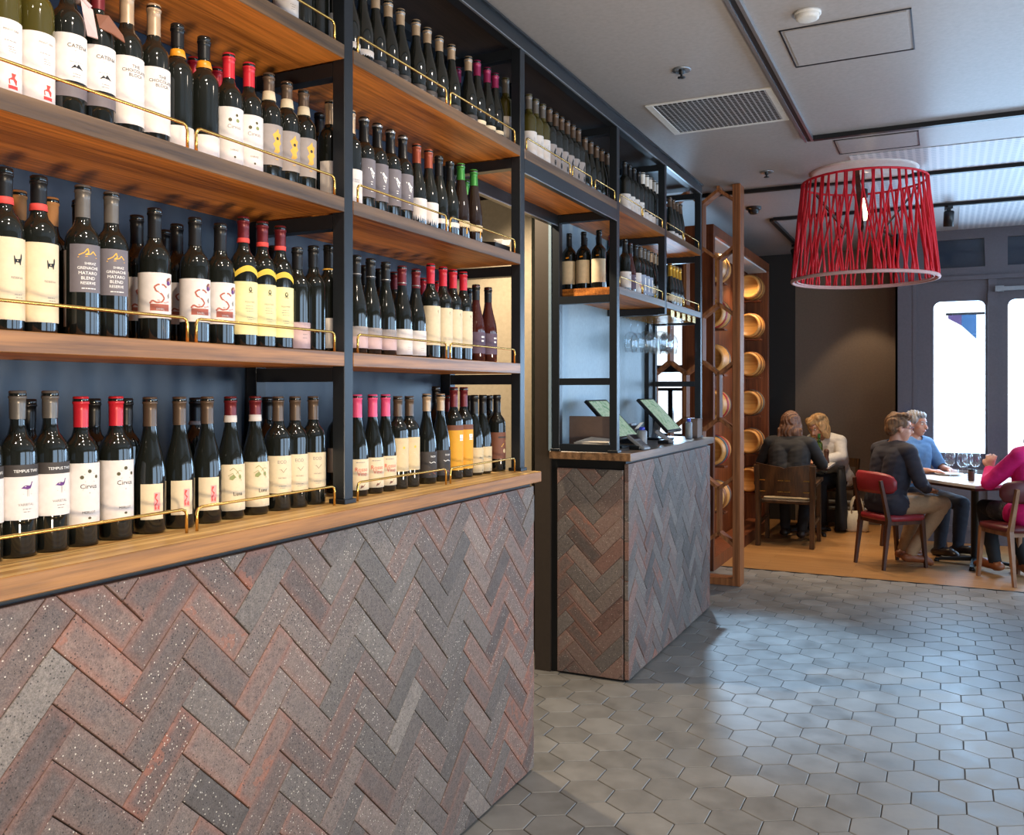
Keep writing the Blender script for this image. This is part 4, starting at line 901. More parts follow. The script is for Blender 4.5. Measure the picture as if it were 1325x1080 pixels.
ROWS = [
  ('L1', 2.301, [('WL',-1.49,1.745),('DK',-1.49,1.809),('DK',-1.49,1.874),('LOWW',-1.49,1.938)]),
  ('L2', 1.903, [('W',-1.49,1.0),('W',-1.49,1.065),('CAT',-1.49,1.132),('CAT2',-1.49,1.197),('CHOC',-1.49,1.266),('CHOC',-1.49,1.334),('ORG',-1.49,1.398),('REDB',-1.585,1.537),('ORG',-1.49,1.474),('REDB',-1.585,1.61),('B',-1.49,1.55),('B',-1.49,1.616),('GOLD',-1.49,1.685),('GOLD',-1.49,1.751),('GOLD',-1.49,1.816),('DK',-1.585,1.999),('LOWW',-1.49,1.925)]),
  ('L3', 1.502, [('RAM',-1.49,1.006),('DKC',-1.585,1.099),('RAM',-1.49,1.072),('DKC',-1.66,1.215),('DKC',-1.585,1.167),('GREY',-1.49,1.164),('DKL',-1.585,1.231),('GREY',-1.49,1.229),('S',-1.585,1.373),('S',-1.49,1.336),('DK',-1.66,1.518),('S',-1.585,1.485),('S',-1.49,1.447),('S',-1.49,1.523),('YEL',-1.49,1.597),('YEL',-1.49,1.662),('DK',-1.585,1.811),('YEL',-1.49,1.726),('DLOW',-1.49,1.791),('DK',-1.49,1.855),('LOWG',-1.49,1.919)]),
  ('L4', 1.106, [('A',-1.49,0.966),('A',-1.49,1.031),('DK',-1.585,1.119),('A',-1.49,1.095),('Bc',-1.49,1.16),('DK',-1.585,1.264),('Bc',-1.49,1.24),('DK',-1.585,1.345),('C',-1.49,1.324),('C',-1.49,1.403),('DKW',-1.585,1.541),('C',-1.49,1.483),('D',-1.49,1.555),('D',-1.49,1.637),('DK',-1.585,1.787),('E',-1.49,1.718),('E',-1.49,1.782),('E',-1.49,1.854),('DKG',-1.585,2.084)]),
  ('R1', 2.301, [('TANL',-1.49,2.008),('TANL',-1.49,2.072),('TAN',-1.49,2.136),('TAN',-1.49,2.201),('TAN',-1.49,2.267),('TAN',-1.49,2.355),('TAN',-1.49,2.422),('TAN',-1.49,2.496),('TAN',-1.49,2.576),('PINKT',-1.585,2.785),('TAN',-1.49,2.693),('PINKT',-1.49,2.757),('PINKT',-1.49,2.833),('PINKT',-1.49,2.897),('WHT',-1.49,2.983),('DK',-1.49,3.049)]),
  ('R2', 1.903, [('LOWW',-1.49,2.016),('SWAN',-1.49,2.08),('SWAN',-1.49,2.145),('SWAN',-1.49,2.213),('SWAN',-1.49,2.28),('RUST',-1.49,2.359),('RUST',-1.49,2.43),('BLK',-1.49,2.494),('BLK',-1.49,2.566),('GRN',-1.49,2.64),('GRN',-1.585,2.848),('GRN',-1.49,2.733)]),
  ('R3', 1.502, [('BGD',-1.49,2.043),('DK',-1.585,2.213),('BGD',-1.49,2.112),('DK',-1.585,2.294),('BGD',-1.49,2.189),('MARB',-1.585,2.376),('BGW',-1.49,2.276),('BGW',-1.49,2.355),('REDB',-1.585,2.548),('RCP',-1.49,2.443),('REDB',-1.585,2.639),('RCP',-1.49,2.521),('RCP',-1.49,2.587),('RCP',-1.49,2.658),('DK',-1.585,2.866),('PLUM',-1.49,2.75),('PLUM',-1.49,2.842)]),
  ('R4', 1.106, [('PNK',-1.49,2.047),('PNK',-1.49,2.122),('PNK',-1.49,2.188),('CRM',-1.49,2.253),('CRM',-1.49,2.317),('TANB',-1.49,2.419),('DK31',-1.585,2.634),('TANB',-1.49,2.506),('DKM',-1.585,2.713),('YLW',-1.49,2.592),('YLW',-1.49,2.661),('DK',-1.585,2.872),('BEI',-1.49,2.737),('BEI',-1.49,2.801),('DK',-1.585,3.032),('BRN',-1.49,2.912)]),
  ('B1', 2.301, [('WHT',-1.49,3.189),('WHT',-1.49,3.255),('WHT',-1.49,3.324),('MIX',-1.49,3.391),('MIX',-1.49,3.457),('MIX',-1.49,3.521),('MIX',-1.49,3.586),('MIX',-1.49,3.651),('MIX',-1.49,3.716),('DRK',-1.49,3.798),('DRK',-1.49,3.871),('DRK',-1.49,3.947),('DRK',-1.49,4.02),('DRK',-1.49,4.091),('DRK',-1.49,4.158)]),
  ('A1', 2.301, [('WL',-1.49,4.357),('WL',-1.49,4.432),('WL',-1.49,4.509),('WL',-1.49,4.588),('WC',-1.49,4.662),('WC',-1.49,4.732),('WC',-1.49,4.796),('WC',-1.49,4.862),('WC',-1.49,4.929)]),
  ('A2', 2.301, [('HK',-1.49,5.19),('HK',-1.49,5.266),('HK',-1.49,5.343),('HK',-1.49,5.423)]),
  ('A3', 1.903, [('WL',-1.49,4.364),('PLUM',-1.49,4.444),('MIXR',-1.49,4.535),('BLUG',-1.49,4.618),('BLUG',-1.49,4.683),('BLUG',-1.49,4.747),('CRT',-1.49,4.812),('CRT',-1.49,4.876),('CRT',-1.49,4.944)]),
  ('A4', 1.903, [('GLD',-1.49,5.198),('GLD',-1.49,5.266),('GLD',-1.49,5.334),('GLD',-1.49,5.405)]),
]
for r_ in ROWS: place_row(*r_)
place_row('A5', 1.903, [('CRS', -1.700, 4.12), ('DK', -1.655, 4.22), ('CRS', -1.618, 4.11), ('DK', -1.575, 4.205), ('CRS', -1.533, 4.10), ('REDB', -1.505, 4.20)], -R(90))
# dark pouch with crumpled foil at the end of the upper right shelf
o = empty('card_holder', (-1.475, 2.86, 1.903), 'small black wedge-shaped holder with crumpled paper, end of right bay upper shelf', 'holder')
m = MB(); m.prism([(-.03, -.05, .0005), (.03, -.05, .0005), (.03, -.05, .03), (-.03, -.05, .036)], (0, 1, 0), .12); m.build('holder_body', 'black', o)
m = MB(); m.prism([(-.012, .02, .03), (.014, .026, .03), (.02, .03, .05), (.0, .022, .046), (-.016, .03, .056)], (0.02, .03, .004), 1.0); m.build('crumpled_paper', 'paper', o)
# ------------------------------------------------------------------ hanging stemware and things on the till
def stem_profile(h, rb, rf):
    """outer then inner wall of a wine glass standing on its foot at z=0"""
    return [(0, 0), (rf, 0), (rf, .0018), (rf*.5, .004), (.004, .010), (.0033, h*.30), (.004, h*.44), (rb*.45, h*.485), (rb*.82, h*.56), (rb, h*.68), (rb*.94, h*.84), (rb*.78, h),
            (rb*.78-.0012, h), (rb*.94-.0014, h*.84), (rb-.0014, h*.68), (rb*.82-.0014, h*.565), (rb*.42, h*.495), (0, h*.475)]
m = MB(); m.lathe(stem_profile(.225, .041, .032), 20); GL = m.mesh('stem_glass', 'glass')
n = 0
spots = [(-.11, 0), (-.02, 0), (.07, 0), (-.11, 1), (-.02, 1), (.07, 1), (-.07, 2), (.03, 2), (-.07, 3), (.03, 3)]
pw = ['nearest rail', 'second rail', 'third rail', 'fourth rail']; rowc = {}
for dx, kx in spots:
    o = link('wine_glass', GL, None, (-1.55+dx, 4.97+.12*kx, SH[1]-TH_-.0105)); o.rotation_euler = (PI, 0, .3*n); n += 1
    rowc[kx] = rowc.get(kx, 0)+1
    tag(o, 'upside-down wine glass hanging under the till shelf, %s from back on the %s' % (ORD[rowc[kx]-1], pw[kx]), 'wine glass', 'hanging wine glasses')

def till(x, y, label, rz):
    o = empty('till_screen', (x, y, ZW1), label, 'till screen', 'till screens on the counter', rz)
    m = MB(); m.box(-.075, .075, -.06, .06, 0, .012, 0, .003); m.build('screen_base', 'black', o)
    m = MB(); m.bar((-.03, 0, .01), (-.005, 0, .12), .05, .03); m.build('screen_stand', 'grey_plastic', o)
    T = tr(0, 0, .148) @ rot('Y', R(46))
    m = MB(); m.box(-.135, .135, -.15, .15, -.010, .008, 0, .003, T); m.build('screen_bezel', 'black', o)
    m = MB(); m.box(-.122, .122, -.132, .132, .008, .0092, 0, 0, T); m.build('display', 'screen', o)
    return o
till(-1.565, 4.38, 'tilted green-lit till screen nearer the doorway', 0)
till(-1.565, 5.23, 'tilted green-lit till screen farther along the counter', 0)
o = empty('receipt_printer', (-1.62, 4.80, ZW1), 'black receipt printer between the two till screens', 'printer')
m = MB(); m.prism([(-.07, -.07, 0), (.07, -.07, 0), (.07, -.07, .06), (.03, -.07, .105), (-.07, -.07, .105)], (0, 1, 0), .14); m.build('printer_body', 'black', o)
m = MB(); m.box(.01, .035, -.045, .045, .1, .112); m.build('paper_slot', 'grey_plastic', o)
m = MB(); m.prism([(.05, -.035, .082), (.054, -.035, .084), (.085, -.035, .118), (.081, -.035, .118)], (0, 1, 0), .06); m.build('receipt', 'paper', o)
def can(x, y, r, h, label, body, top, cat, name):
    o = empty(name, (x, y, ZW1), label, cat); m = MB()
    m.lathe([(0, 0), (r*.93, 0), (r, .004), (r, h*.78), (r*.9, h*.82), (r*.5, h*.86), (r*.45, h*.86)], 20); m.build('container_body', body, o)
    m = MB(); m.lathe([(r*.5, h*.84), (r*.56, h*.85), (r*.56, h*.97), (r*.4, h), (0, h)], 16); m.build('container_cap', top, o)
    return o
can(-1.442, 4.50, .027, .105, 'white tub with blue lid in front of the nearer till screen', 'grey_plastic', 'blue_cap', 'tub', 'cleaning_tub')
can(-1.42, 5.37, .02, .125, 'tall sanitiser bottle with blue pump top beside the brown box', 'grey_plastic', 'blue_cap', 'sanitiser', 'sanitiser_bottle')
def reader(x, y, label, rz):
    o = empty('card_reader', (x, y, ZW1), label, 'card reader', 'card readers', rz); T = tr(0, 0, .03) @ rot('Y', R(35))
    m = MB(); m.box(-.03, .03, -.035, .035, 0, .02, 0, .002); m.build('reader_cradle', 'black', o)
    m = MB(); m.box(-.06, .06, -.033, .033, -.004, .016, 0, .004, T); m.build('reader_body', 'grey_plastic', o)
    m = MB(); m.box(-.05, -.015, -.026, .026, .016, .017, 0, 0, T); m.build('reader_display', 'black', o)
    m = MB()
    for i in range(3):
        for j in range(3): m.box(.0+.016*i, .012+.016*i, -.024+.017*j, -.010+.017*j, .016, .0185, 0, 0, T)
    m.build('keypad', 'cap_silver', o)
reader(-1.40, 4.30, 'grey card reader beside the first shelf post on the till', -.2)
reader(-1.43, 4.86, 'grey card reader below the farther till screen', .2)
o = empty('wooden_box', (-1.44, 5.56, ZW1), 'small brown box at the far end of the till counter', 'box')
m = MB(); m.box(-.04, .04, -.06, .06, 0, .115, 0, .003); m.build('box_body', 'card_brown', o); m = MB(); m.box(-.042, .042, -.062, .062, .115, .122, 0, .001); m.build('box_lid', 'card_brown', o)
o = empty('menu_folder', (-1.60, 4.185, ZW1), 'brown menu folder standing upright behind the end frame of the till', 'menu folder')
m = MB(); m.box(-.125, .115, -.006, .006, 0, .168, 0, .002); m.build('folder_cover', 'card_brown', o)
m = MB(); m.box(-.12, .11, .006, .012, .003, .164); m.build('folder_pages', 'paper', o)
o = empty('papers', (-1.55, 4.11, ZW1), 'pile of loose cream papers on the till counter behind the end frame', 'papers')
m = MB(); m.prism([(-.10, -.05, .0005), (.085, -.052, .0005), (.08, .055, .0005), (-.08, .05, .0005)], (0, 0, 1), .042); m.prism([(-.09, -.05, .043), (.08, -.055, .043), (.085, .05, .052), (-.05, .06, .062)], (0, 0, 1), .003); m.build('paper_sheets', 'paper', o)
o = empty('paper_note', (-1.50, 4.21, ZW1), 'crumpled slip tucked against the nearer till screen', 'note')
m = MB(); m.prism([(-.06, 0, .0), (-.02, -.01, .0), (.0, -.005, .09), (-.035, .0, .105), (-.065, .01, .08)], (.004, .012, .002), .6); m.build('note_slip', 'paper', o)

# ------------------------------------------------------------------ timber hexagon screen
SY = 6.41
S_ = empty('hexagon_screen', (-1.35, SY, 0), 'floor-to-ceiling timber screen with open hexagon lattice beside the till', 'screen')
m = MB(); m.box(-.028, .028, 0, .13, 0, CEIL-.001, 0, .002); m.build('post', 'oak_screen', S_)
m = MB(); m.box(-1.25, -.028, 0, .13, .0, .05, 0, .002); m.build('bottom_rail', 'oak_screen', S_)
m = MB(); m.box(-1.30, -1.25, 0, .13, 0, CEIL-.001, 0, .002); m.build('post', 'oak_screen', S_)
m = MB(); hw = .1222; bw = .022
def seg(a, b): m.bar((a[0], .055, a[1]), (b[0], .055, b[1]), .10, bw, 0, up=(0, 0, 1) if abs(a[0]-b[0]) > 1e-4 else (1, 0, 0))
for i in range(11):
    x = -.010-hw*i; odd = i % 2 == 1
    for k in range(-1, 5):
        base = k*.83+(.375 if odd else -.04)
        z0, z1 = base, base+.32
        lo, hi = max(z0, .05), min(z1, CEIL-.002)
        if hi > lo and i > 0: m.bar((x, .055, lo), (x, .055, hi), bw, .10, 0, up=(0, 1, 0))
        for s_ in (-1, 1):
            xe = x+s_*hw
            if xe > .0 or xe < -1.27: continue
            # branch up from the top of each upright and down from its foot
            if .0 < z1 < CEIL-.09: m.bar((x, .055, z1), (xe, .055, min(z1+.095, CEIL-.03)), bw, .10, 0, up=(0, 1, 0))
            if not odd: pass
m.build('lattice', 'oak_screen', S_)

# ------------------------------------------------------------------ keg cabinet
CX0, CX1, CY0, CY1 = -1.87, -1.62, 6.86, 9.27
KC = empty('keg_cabinet', (-1.745, 8.07, 0), 'tall walnut display cabinet with kegs along the left wall', 'cabinet')
ox, oy = -1.745, 8.07
m = MB(); m.box(CX0-ox, CX0+.025-ox, CY0-oy, CY1-oy, 0, 2.62); m.build('back_panel', 'walnut', KC)
for a, b in ((CY0, CY0+.05), (CY1-.05, CY1)):
    m = MB(); m.box(CX0+.025-ox, CX1-ox, a-oy, b-oy, 0, 2.62, 0, .003); m.build('side_panel', 'walnut', KC)
m = MB(); m.box(CX0-ox, CX1-ox, CY0-oy, CY1-oy, 2.62, 2.70, 0, .003); m.build('header', 'walnut', KC)
m = MB(); m.box(CX0+.05-ox, CX1-.02-ox, CY0+.05-oy, CY1-.05-oy, 2.605, 2.6195); m.build('soffit', 'white_paint', KC)
m = MB(); m.box(CX0+.05-ox, CX1-ox, CY0+.05-oy, CY1-.05-oy, 0, .10); m.build('plinth', 'walnut', KC)
def keg(x, y, z, bands, label):
    o = empty('keg', (x, y, z), label, 'keg', 'kegs in the walnut cabinet')
    L, r0, r1 = .30, .102, .125; T = rot('X', R(-90)); prof = lambda f: r0+(r1-r0)*math.sin(PI*(.08+.84*f))
    m = MB(); pts = [(0, .012), (r0-.014, .012), (r0-.010, 0)]+[(prof(i/12), L*i/12) for i in range(13)]+[(prof(1)-.010, L), (r0-.014, L-.012), (0, L-.012)]
    m.lathe(pts, 28, 0, T); m.build('keg_body', 'keg', o)
    for f0, f1, mt in bands:
        m = MB(); m.lathe([(prof(f0)+.0005, L*f0), (prof(f0)+.003, L*f0), (prof((f0+f1)/2)+.003, L*(f0+f1)/2), (prof(f1)+.003, L*f1), (prof(f1)+.0005, L*f1)], 28, 0, T); m.build('band', mt, o)
    return o
rows_k = ['lowest', 'second', 'third', 'fourth', 'fifth', 'topmost']
BD = {0: [(.10, .28, 'keg_brown'), (.62, .78, 'keg_grey'), (.84, .96, 'keg_brown')], 1: [(.22, .36, 'keg_grey'), (.42, .56, 'keg_red')], 2: [(.30, .46, 'keg_red'), (.68, .82, 'keg_grey')], 3: [(.55, .68, 'keg_grey')], 4: [(.2, .32, 'keg_red'), (.72, .86, 'keg_grey')], 5: [(.3, .5, 'keg_brown')]}
for ci, y in enumerate((7.06, 8.58)):
    for k in range(6):
        z = .55+.37*k; bd = BD[(k+ci*2) % 6] if ci == 0 else [(.12, .24, 'keg_brown'), (.40, .54, 'keg_brown' if k > 2 else 'keg_grey'), (.74, .84, 'keg_brown')]
        nm = 'painted keg with coloured bands' if ci == 0 else 'amber keg with brown bands'
        keg(-1.70, y, z, bd, '%s, %s in the %s column of the walnut cabinet' % (nm, rows_k[k], 'near' if ci == 0 else 'far'))
for ci, y in enumerate((7.06, 8.58)):
    for k in range(6):
        m = MB(); z = .55+.37*k-.122
        m.box(-1.845-ox, -1.60-ox, y+.08-oy, y+.20-oy, z-.016, z-.004); m.build('keg_cradle', 'walnut', KC)
# shallow base shelf with crates below the kegs
# ------------------------------------------------------------------ dining furniture
def leg(mb, p0, p1, w0, w1, mi=0):
    mb.bar(p0, p1, w0, w0, mi, up=(1, 0, 0), w1=w1, h1=w1)
def red_chair(x, y, yaw, label, leather='red_leather', wd='chair_wood'):
    o = empty('dining_chair', (x, y, 0), label, 'chair', 'red leather dining chairs', yaw)
    m = MB(); n = 16; ring = []
    def srect(hx, hy, z, e=.5): return [(hx*math.copysign(abs(math.cos(2*PI*k/n))**e, math.cos(2*PI*k/n)), hy*math.copysign(abs(math.sin(2*PI*k/n))**e, math.sin(2*PI*k/n)), z) for k in range(n)]
    lay = [srect(.17, .165, .375), srect(.20, .195, .38), srect(.205, .20, .40), srect(.20, .195, .418), srect(.16, .155, .427)]
    vs = sum(lay, []); fs = [tuple(range(n))[::-1], tuple(range((len(lay)-1)*n, len(lay)*n))]
    for j in range(len(lay)-1): fs += [(j*n+k, j*n+(k+1) % n, (j+1)*n+(k+1) % n, (j+1)*n+k) for k in range(n)]
    m.add(vs, fs, 0, True); m.build('seat', leather, o)
    for sx, sy, tx in ((1, 1, .02), (1, -1, .02)):
        q = MB(); leg(q, (sx*.165+tx, sy*.165, 0), (sx*.155, sy*.155, .385), .022, .034); q.build('leg', wd, o)
    for sy in (1, -1):
        q = MB(); leg(q, (-.215, sy*.17, 0), (-.165, sy*.165, .39), .022, .034); q.bar((-.165, sy*.165, .38), (-.235, sy*.16, .70), .034, .03, 0, up=(1, 0, 0), w1=.024, h1=.022); q.build('leg', wd, o)
    q = MB()
    for sy in (1, -1): q.bar((-.16, sy*.16, .365), (.155, sy*.155, .365), .022, .035)
    for sx in (-.16, .155): q.bar((sx, -.155, .365), (sx, .155, .365), .022, .035)
    q.build('seat_frame', wd, o)
    m = MB(); nc = 18; vs = []; fs = []          # curved padded back
    for i in range(nc+1):
        f = i/nc*2-1; a = f*1.02; rx = .205
        cx, cy = -.235+rx*(1-math.cos(a))*.95, .232*math.sin(a)/math.sin(1.02)
        e = (1-abs(f)**4)**.5; hz = .03+.055*e; zc = .668+.012*(1-f*f); nx, ny = -math.cos(a*.8), math.sin(a*.8)
        for k in range(8):
            t_ = 2*PI*k/8; vs.append((cx+nx*.017*math.cos(t_), cy+ny*.017*math.cos(t_), zc+hz*math.sin(t_)*(1 if abs(math.sin(t_)) > .9 else 1.05)))
    for i in range(nc): fs += [(i*8+k, i*8+(k+1) % 8, (i+1)*8+(k+1) % 8, (i+1)*8+k) for k in range(8)]
    fs += [tuple(range(8))[::-1], tuple(nc*8+k for k in range(8))]
    m.add(vs, fs, 0, True); m.build('backrest', leather, o)
    return o
CH_NAVY = (-.39, 7.75, math.atan2(.667, .745))
CH_PINK = (.46, 7.52, math.atan2(.83, -.56))
red_chair(*CH_NAVY[:2], CH_NAVY[2], 'red leather chair under the man in the dark navy jumper')
red_chair(*CH_PINK[:2], CH_PINK[2], 'dark red chair with brown legs under the person in pink', 'maroon_leather', 'beech')
CH_GREY = (-.25, 8.66, math.atan2(-.62, .75))
red_chair(*CH_GREY[:2], CH_GREY[2], 'mostly hidden chair under the grey-haired person at the window')

def dining_table(x, y, yaw, hx, hy, label):
    o = empty('dining_table', (x, y, 0), label, 'table', 'dining tables', yaw)
    m = MB(); m.box(-hx, hx, -hy, hy, .665, .69, 0, .004); m.build('table_top', 'table_top', o)
    m = MB(); m.box(-hx+.02, hx-.02, -hy+.02, hy-.02, .645, .665); m.build('table_underframe', 'chair_wood', o)
    m = MB(); m.lathe([(.030, .03), (.028, .62), (.09, .645)], 20); m.build('pedestal', 'steel_flat', o)
    for k in range(4):
        a = k*PI/2+PI/4; q = MB(); q.bar((0, 0, .05), (.29*math.cos(a), .29*math.sin(a), .022), .04, .035, 0, w1=.03, h1=.018); q.lathe([(0, 0), (.02, 0), (.02, .02), (0, .022)], 12, 0, tr(.28*math.cos(a), .28*math.sin(a), 0)); q.build('foot', 'steel_flat', o)
    return o
TA = math.atan2(.77, -.63); TCX, TCY = .21, 8.06
dining_table(TCX, TCY, TA, .42, .36, 'pale-topped pedestal table set with wine glasses by the window')
dining_table(-1.25, 9.17, 0, .26, .33, 'dark-edged table with a green wine bottle by the back wall')

def table_item(mesh, name, x, y, z, label, cat, group=None, mat=None): return tag(link(name, mesh, None, (x, y, z)), label, cat, group)
TT = .6903
m = MB(); m.lathe(stem_profile(.21, .042, .034), 20); WG = m.mesh('large_wine_glass', 'glass')
for x, y, lb in ((.03, 8.12, 'large wine glass leftmost on the window table, nearest the blue shirt'), (.12, 7.98, 'large wine glass second from left on the window table'), (.16, 8.23, 'large wine glass standing behind the tumblers on the window table'), (.215, 8.07, 'large wine glass held beside the hand of the person in pink')):
    table_item(WG, 'wine_glass', x, y, TT, lb, 'wine glass', 'wine glasses on the window table')
m = MB(); m.lathe([(0, 0), (.028, 0), (.031, .004), (.034, .085), (.0325, .085), (.029, .008), (0, .008)], 20); TG = m.mesh('tumbler', 'glass')
for x, y, lb in ((.06, 7.90, 'short water tumbler at the left of the tumblers on the window table'), (.12, 7.86, 'short water tumbler in the middle of the window table'), (.245, 7.93, 'short water tumbler at the right of the sauce jar')):
    table_item(TG, 'tumbler', x, y, TT, lb, 'tumbler', 'tumblers on the window table')
o = empty('sauce_jar', (.18, 7.90, TT), 'small dark brown jar between the tumblers on the window table', 'jar')
m = MB(); m.lathe([(0, 0), (.022, 0), (.025, .004), (.025, .07), (.018, .078)], 16); m.build('jar_body', 'chair_wood', o); m = MB(); m.lathe([(.02, .076), (.022, .078), (.022, .092), (0, .094)], 16); m.build('jar_lid', 'black', o)
m = MB(); m.lathe([(0, 0), (.06, 0), (.105, .012), (.11, .016), (.104, .015), (.06, .006), (0, .005)], 28)
tag(m.build('plate', 'white_paint', None, (.02, 8.36, TT)), 'white plate near the blue-shirted person on the window table', 'plate')
typ('TBL', '', 'claret', .285, .036, 'green_glass', cap=('cap_green', .04), labels=[('lb_white', .03, .12, 1.7)])
o = make_bottle('TBL', False); o.location = (-1.135, 9.26, TT); o.rotation_euler = (0, 0, -R(100)); o['label'] = 'green glass wine bottle standing on the far table beside the dark pepper mill'; o['category'] = 'bottle'
o = empty('pepper_mill', (-1.06, 9.22, TT), 'dark brown pepper mill beside the green bottle', 'pepper mill'); m = MB(); m.lathe([(0, 0), (.028, 0), (.026, .03), (.02, .06), (.024, .09), (.024, .1)], 16); m.build('mill_body', 'chair_wood', o); m = MB(); m.lathe([(.022, .1), (.026, .105), (.024, .13), (.008, .14), (0, .142)], 16); m.build('mill_head', 'chair_wood', o)

# open-backed dark armchair under the woman in black
A_ = empty('armchair', (-1.30, 8.46, 0), 'dark wooden armchair with a dipped plank back and brass studs', 'chair', None, R(90))
m = MB(); n = 12; vs = []; fs = []
for i in range(n+1):
    f = i/n*2-1; y = .255*f; x = -.245+.035*f*f; top = .755-.035*(1-abs(f)**1.5)+(.0 if abs(f) > .12 else -.012*(1-abs(f)/.12)); bot = .44+.02*(1-f*f)
    for dx, z in ((-.012, bot), (.012, bot), (.012, top), (-.012, top)): vs.append((x+dx-.03*(z-.44)/.26, y, z))
for i in range(n): fs += [(i*4+k, i*4+(k+1) % 4, (i+1)*4+(k+1) % 4, (i+1)*4+k) for k in range(4)]
fs += [(3, 2, 1, 0), tuple(n*4+k for k in range(4))]
m.add(vs, fs); m.build('backrest', 'dark_chair', A_)
m = MB(); m.box(-.22, .23, -.225, .225, .385, .42, 0, .008); m.build('seat', 'dark_chair', A_)
m = MB(); m.box(-.19, .21, -.20, .20, .42, .445, 0, .01); m.build('seat_pad', 'lb_beige', A_)
for sy in (1, -1):
    q = MB(); q.bar((-.24, sy*.235, 0), (-.215, sy*.235, .40), .04, .065, 0, (1, 0, 0)); q.bar((-.215, sy*.235, .38), (-.25, sy*.245, .735), .045, .06, 0, (1, 0, 0)); q.build('leg', 'dark_chair', A_)
    q = MB(); q.bar((.225, sy*.235, 0), (.205, sy*.235, .56), .036, .045, 0, (1, 0, 0)); q.build('leg', 'dark_chair', A_)
    q = MB(); q.bar((-.24, sy*.245, .565), (.235, sy*.245, .585), .055, .03); q.build('armrest', 'dark_chair', A_)
    q = MB(); q.bar((-.21, sy*.235, .20), (.20, sy*.235, .22), .02, .03); q.build('stretcher', 'dark_chair', A_)
m = MB()
for y in (-.03, .03, -.19, .19):
    for z in (.50, .60): m.box(-.302+.02*(abs(y) > .1), -.25, y-.025, y+.025, z-.004, z+.004)
m.build('brass_inlay', 'brass', A_)
# further chairs of that table, part hidden
def side_chair(x, y, yaw, label):
    o = empty('dining_chair', (x, y, 0), label, 'chair', 'dark side chairs', yaw)
    m = MB(); m.box(-.19, .19, -.19, .19, .385, .42, 0, .01); m.build('seat', 'dark_chair', o)
    for sx in (-1, 1):
        for sy in (-1, 1): q = MB(); leg(q, (sx*.18, sy*.17, 0), (sx*.165, sy*.165, .39), .024, .032); q.build('leg', 'dark_chair', o)
    m = MB()
    for sy in (-1, 1): m.bar((-.17, sy*.165, .40), (-.22, sy*.165, .70), .03, .03, 0, (1, 0, 0))
    m.bar((-.20, -.165, .66), (-.20, .165, .66), .02, .09); m.build('backrest', 'dark_chair', o)
side_chair(-1.06, 9.70, R(-115), 'dark chair under the leaning fair-haired person by the back wall')
o = empty('handbag', (-.80, 9.45, 0), 'cream leather handbag with two upright handles on the floor by the wall', 'handbag', None, R(15))
m = MB(); nq = 14
def bagring(hx, hy, z): return [(hx*math.copysign(abs(math.cos(2*PI*k/nq))**.55, math.cos(2*PI*k/nq)), hy*math.copysign(abs(math.sin(2*PI*k/nq))**.55, math.sin(2*PI*k/nq)), z) for k in range(nq)]
lay = [bagring(.10, .05, .002), bagring(.115, .062, .02), bagring(.112, .058, .12), bagring(.10, .03, .20), bagring(.095, .02, .205)]; vs = sum(lay, []); fs = [tuple(range(nq))[::-1], tuple(range(4*nq, 5*nq))]
for j in range(4): fs += [(j*nq+k, j*nq+(k+1) % nq, (j+1)*nq+(k+1) % nq, (j+1)*nq+k) for k in range(nq)]
m.add(vs, fs, 0, True); m.build('bag_body', 'bag', o)
for sy in (-1, 1):
    m = MB(); m.tube([(-.055, sy*.028, .17), (-.052, sy*.03, .26), (-.03, sy*.03, .33), (.0, sy*.03, .352), (.03, sy*.03, .33), (.052, sy*.03, .26), (.055, sy*.028, .17)], .008, 8); m.build('bag_handle', 'bag', o)
m = MB(); m.box(-.008, .008, -.064, -.058, .10, .13); m.build('clasp', 'brass', o)
# ------------------------------------------------------------------ people
def remesh(mb, name, mats, vox=.0075, smooth=6):
    me = mb.mesh('tmp_body', mats[0] if mats else 'skin'); o = bpy.data.objects.new('tmp_body', me); COL.objects.link(o)
    r = o.modifiers.new('r', 'REMESH'); r.mode = 'VOXEL'; r.voxel_size = vox
    s_ = o.modifiers.new('s', 'SMOOTH'); s_.factor = .5; s_.iterations = smooth
    dg = bpy.context.evaluated_depsgraph_get(); dg.update()
    out = bpy.data.meshes.new_from_object(o.evaluated_get(dg)); bpy.data.objects.remove(o); bpy.data.meshes.remove(me)
    out.name = name; out.materials.clear()
    for q in mats: out.materials.append(M[q] if isinstance(q, str) else q)
    return out
def capsule(mb, p0, p1, r0, r1, flat=1.0, up=(0, 0, 1), seg=14):
    """tapered limb with round ends; flat<1 squashes it along up"""
    p0, p1 = Vector(p0), Vector(p1); d = p1-p0; L = d.length; d = d.normalized() if L > 1e-6 else Vector((0, 0, 1)); u = Vector(up)
    if abs(d.dot(u)) > .97: u = Vector((1, 0, 0))
    a = d.cross(u).normalized(); b = a.cross(d).normalized(); prof = []
    for k in range(5): t_ = -PI/2+PI/2*k/4; prof.append((r0*math.cos(t_), r0*math.sin(t_)))
    for k in range(5): t_ = PI/2*k/4; prof.append((r1*math.cos(t_), L+r1*math.sin(t_)))
    vs = []; fs = []; rows = []
    for r, z in prof:
        if r < 1e-5: rows.append([len(vs)]); vs.append(p0+d*z)
        else:
            rows.append(list(range(len(vs), len(vs)+seg)))
            for k in range(seg): t_ = 2*PI*k/seg; vs.append(p0+d*z+a*r*math.cos(t_)+b*r*flat*math.sin(t_))
    for A, B in zip(rows, rows[1:]):
        for k in range(seg):
            q = (k+1) % seg
            if len(A) == 1: fs.append((A[0], B[q], B[k]))
            elif len(B) == 1: fs.append((A[k], A[q], B[0]))
            else: fs.append((A[k], A[q], B[q], B[k]))
    mb.add(vs, fs, 0, True)
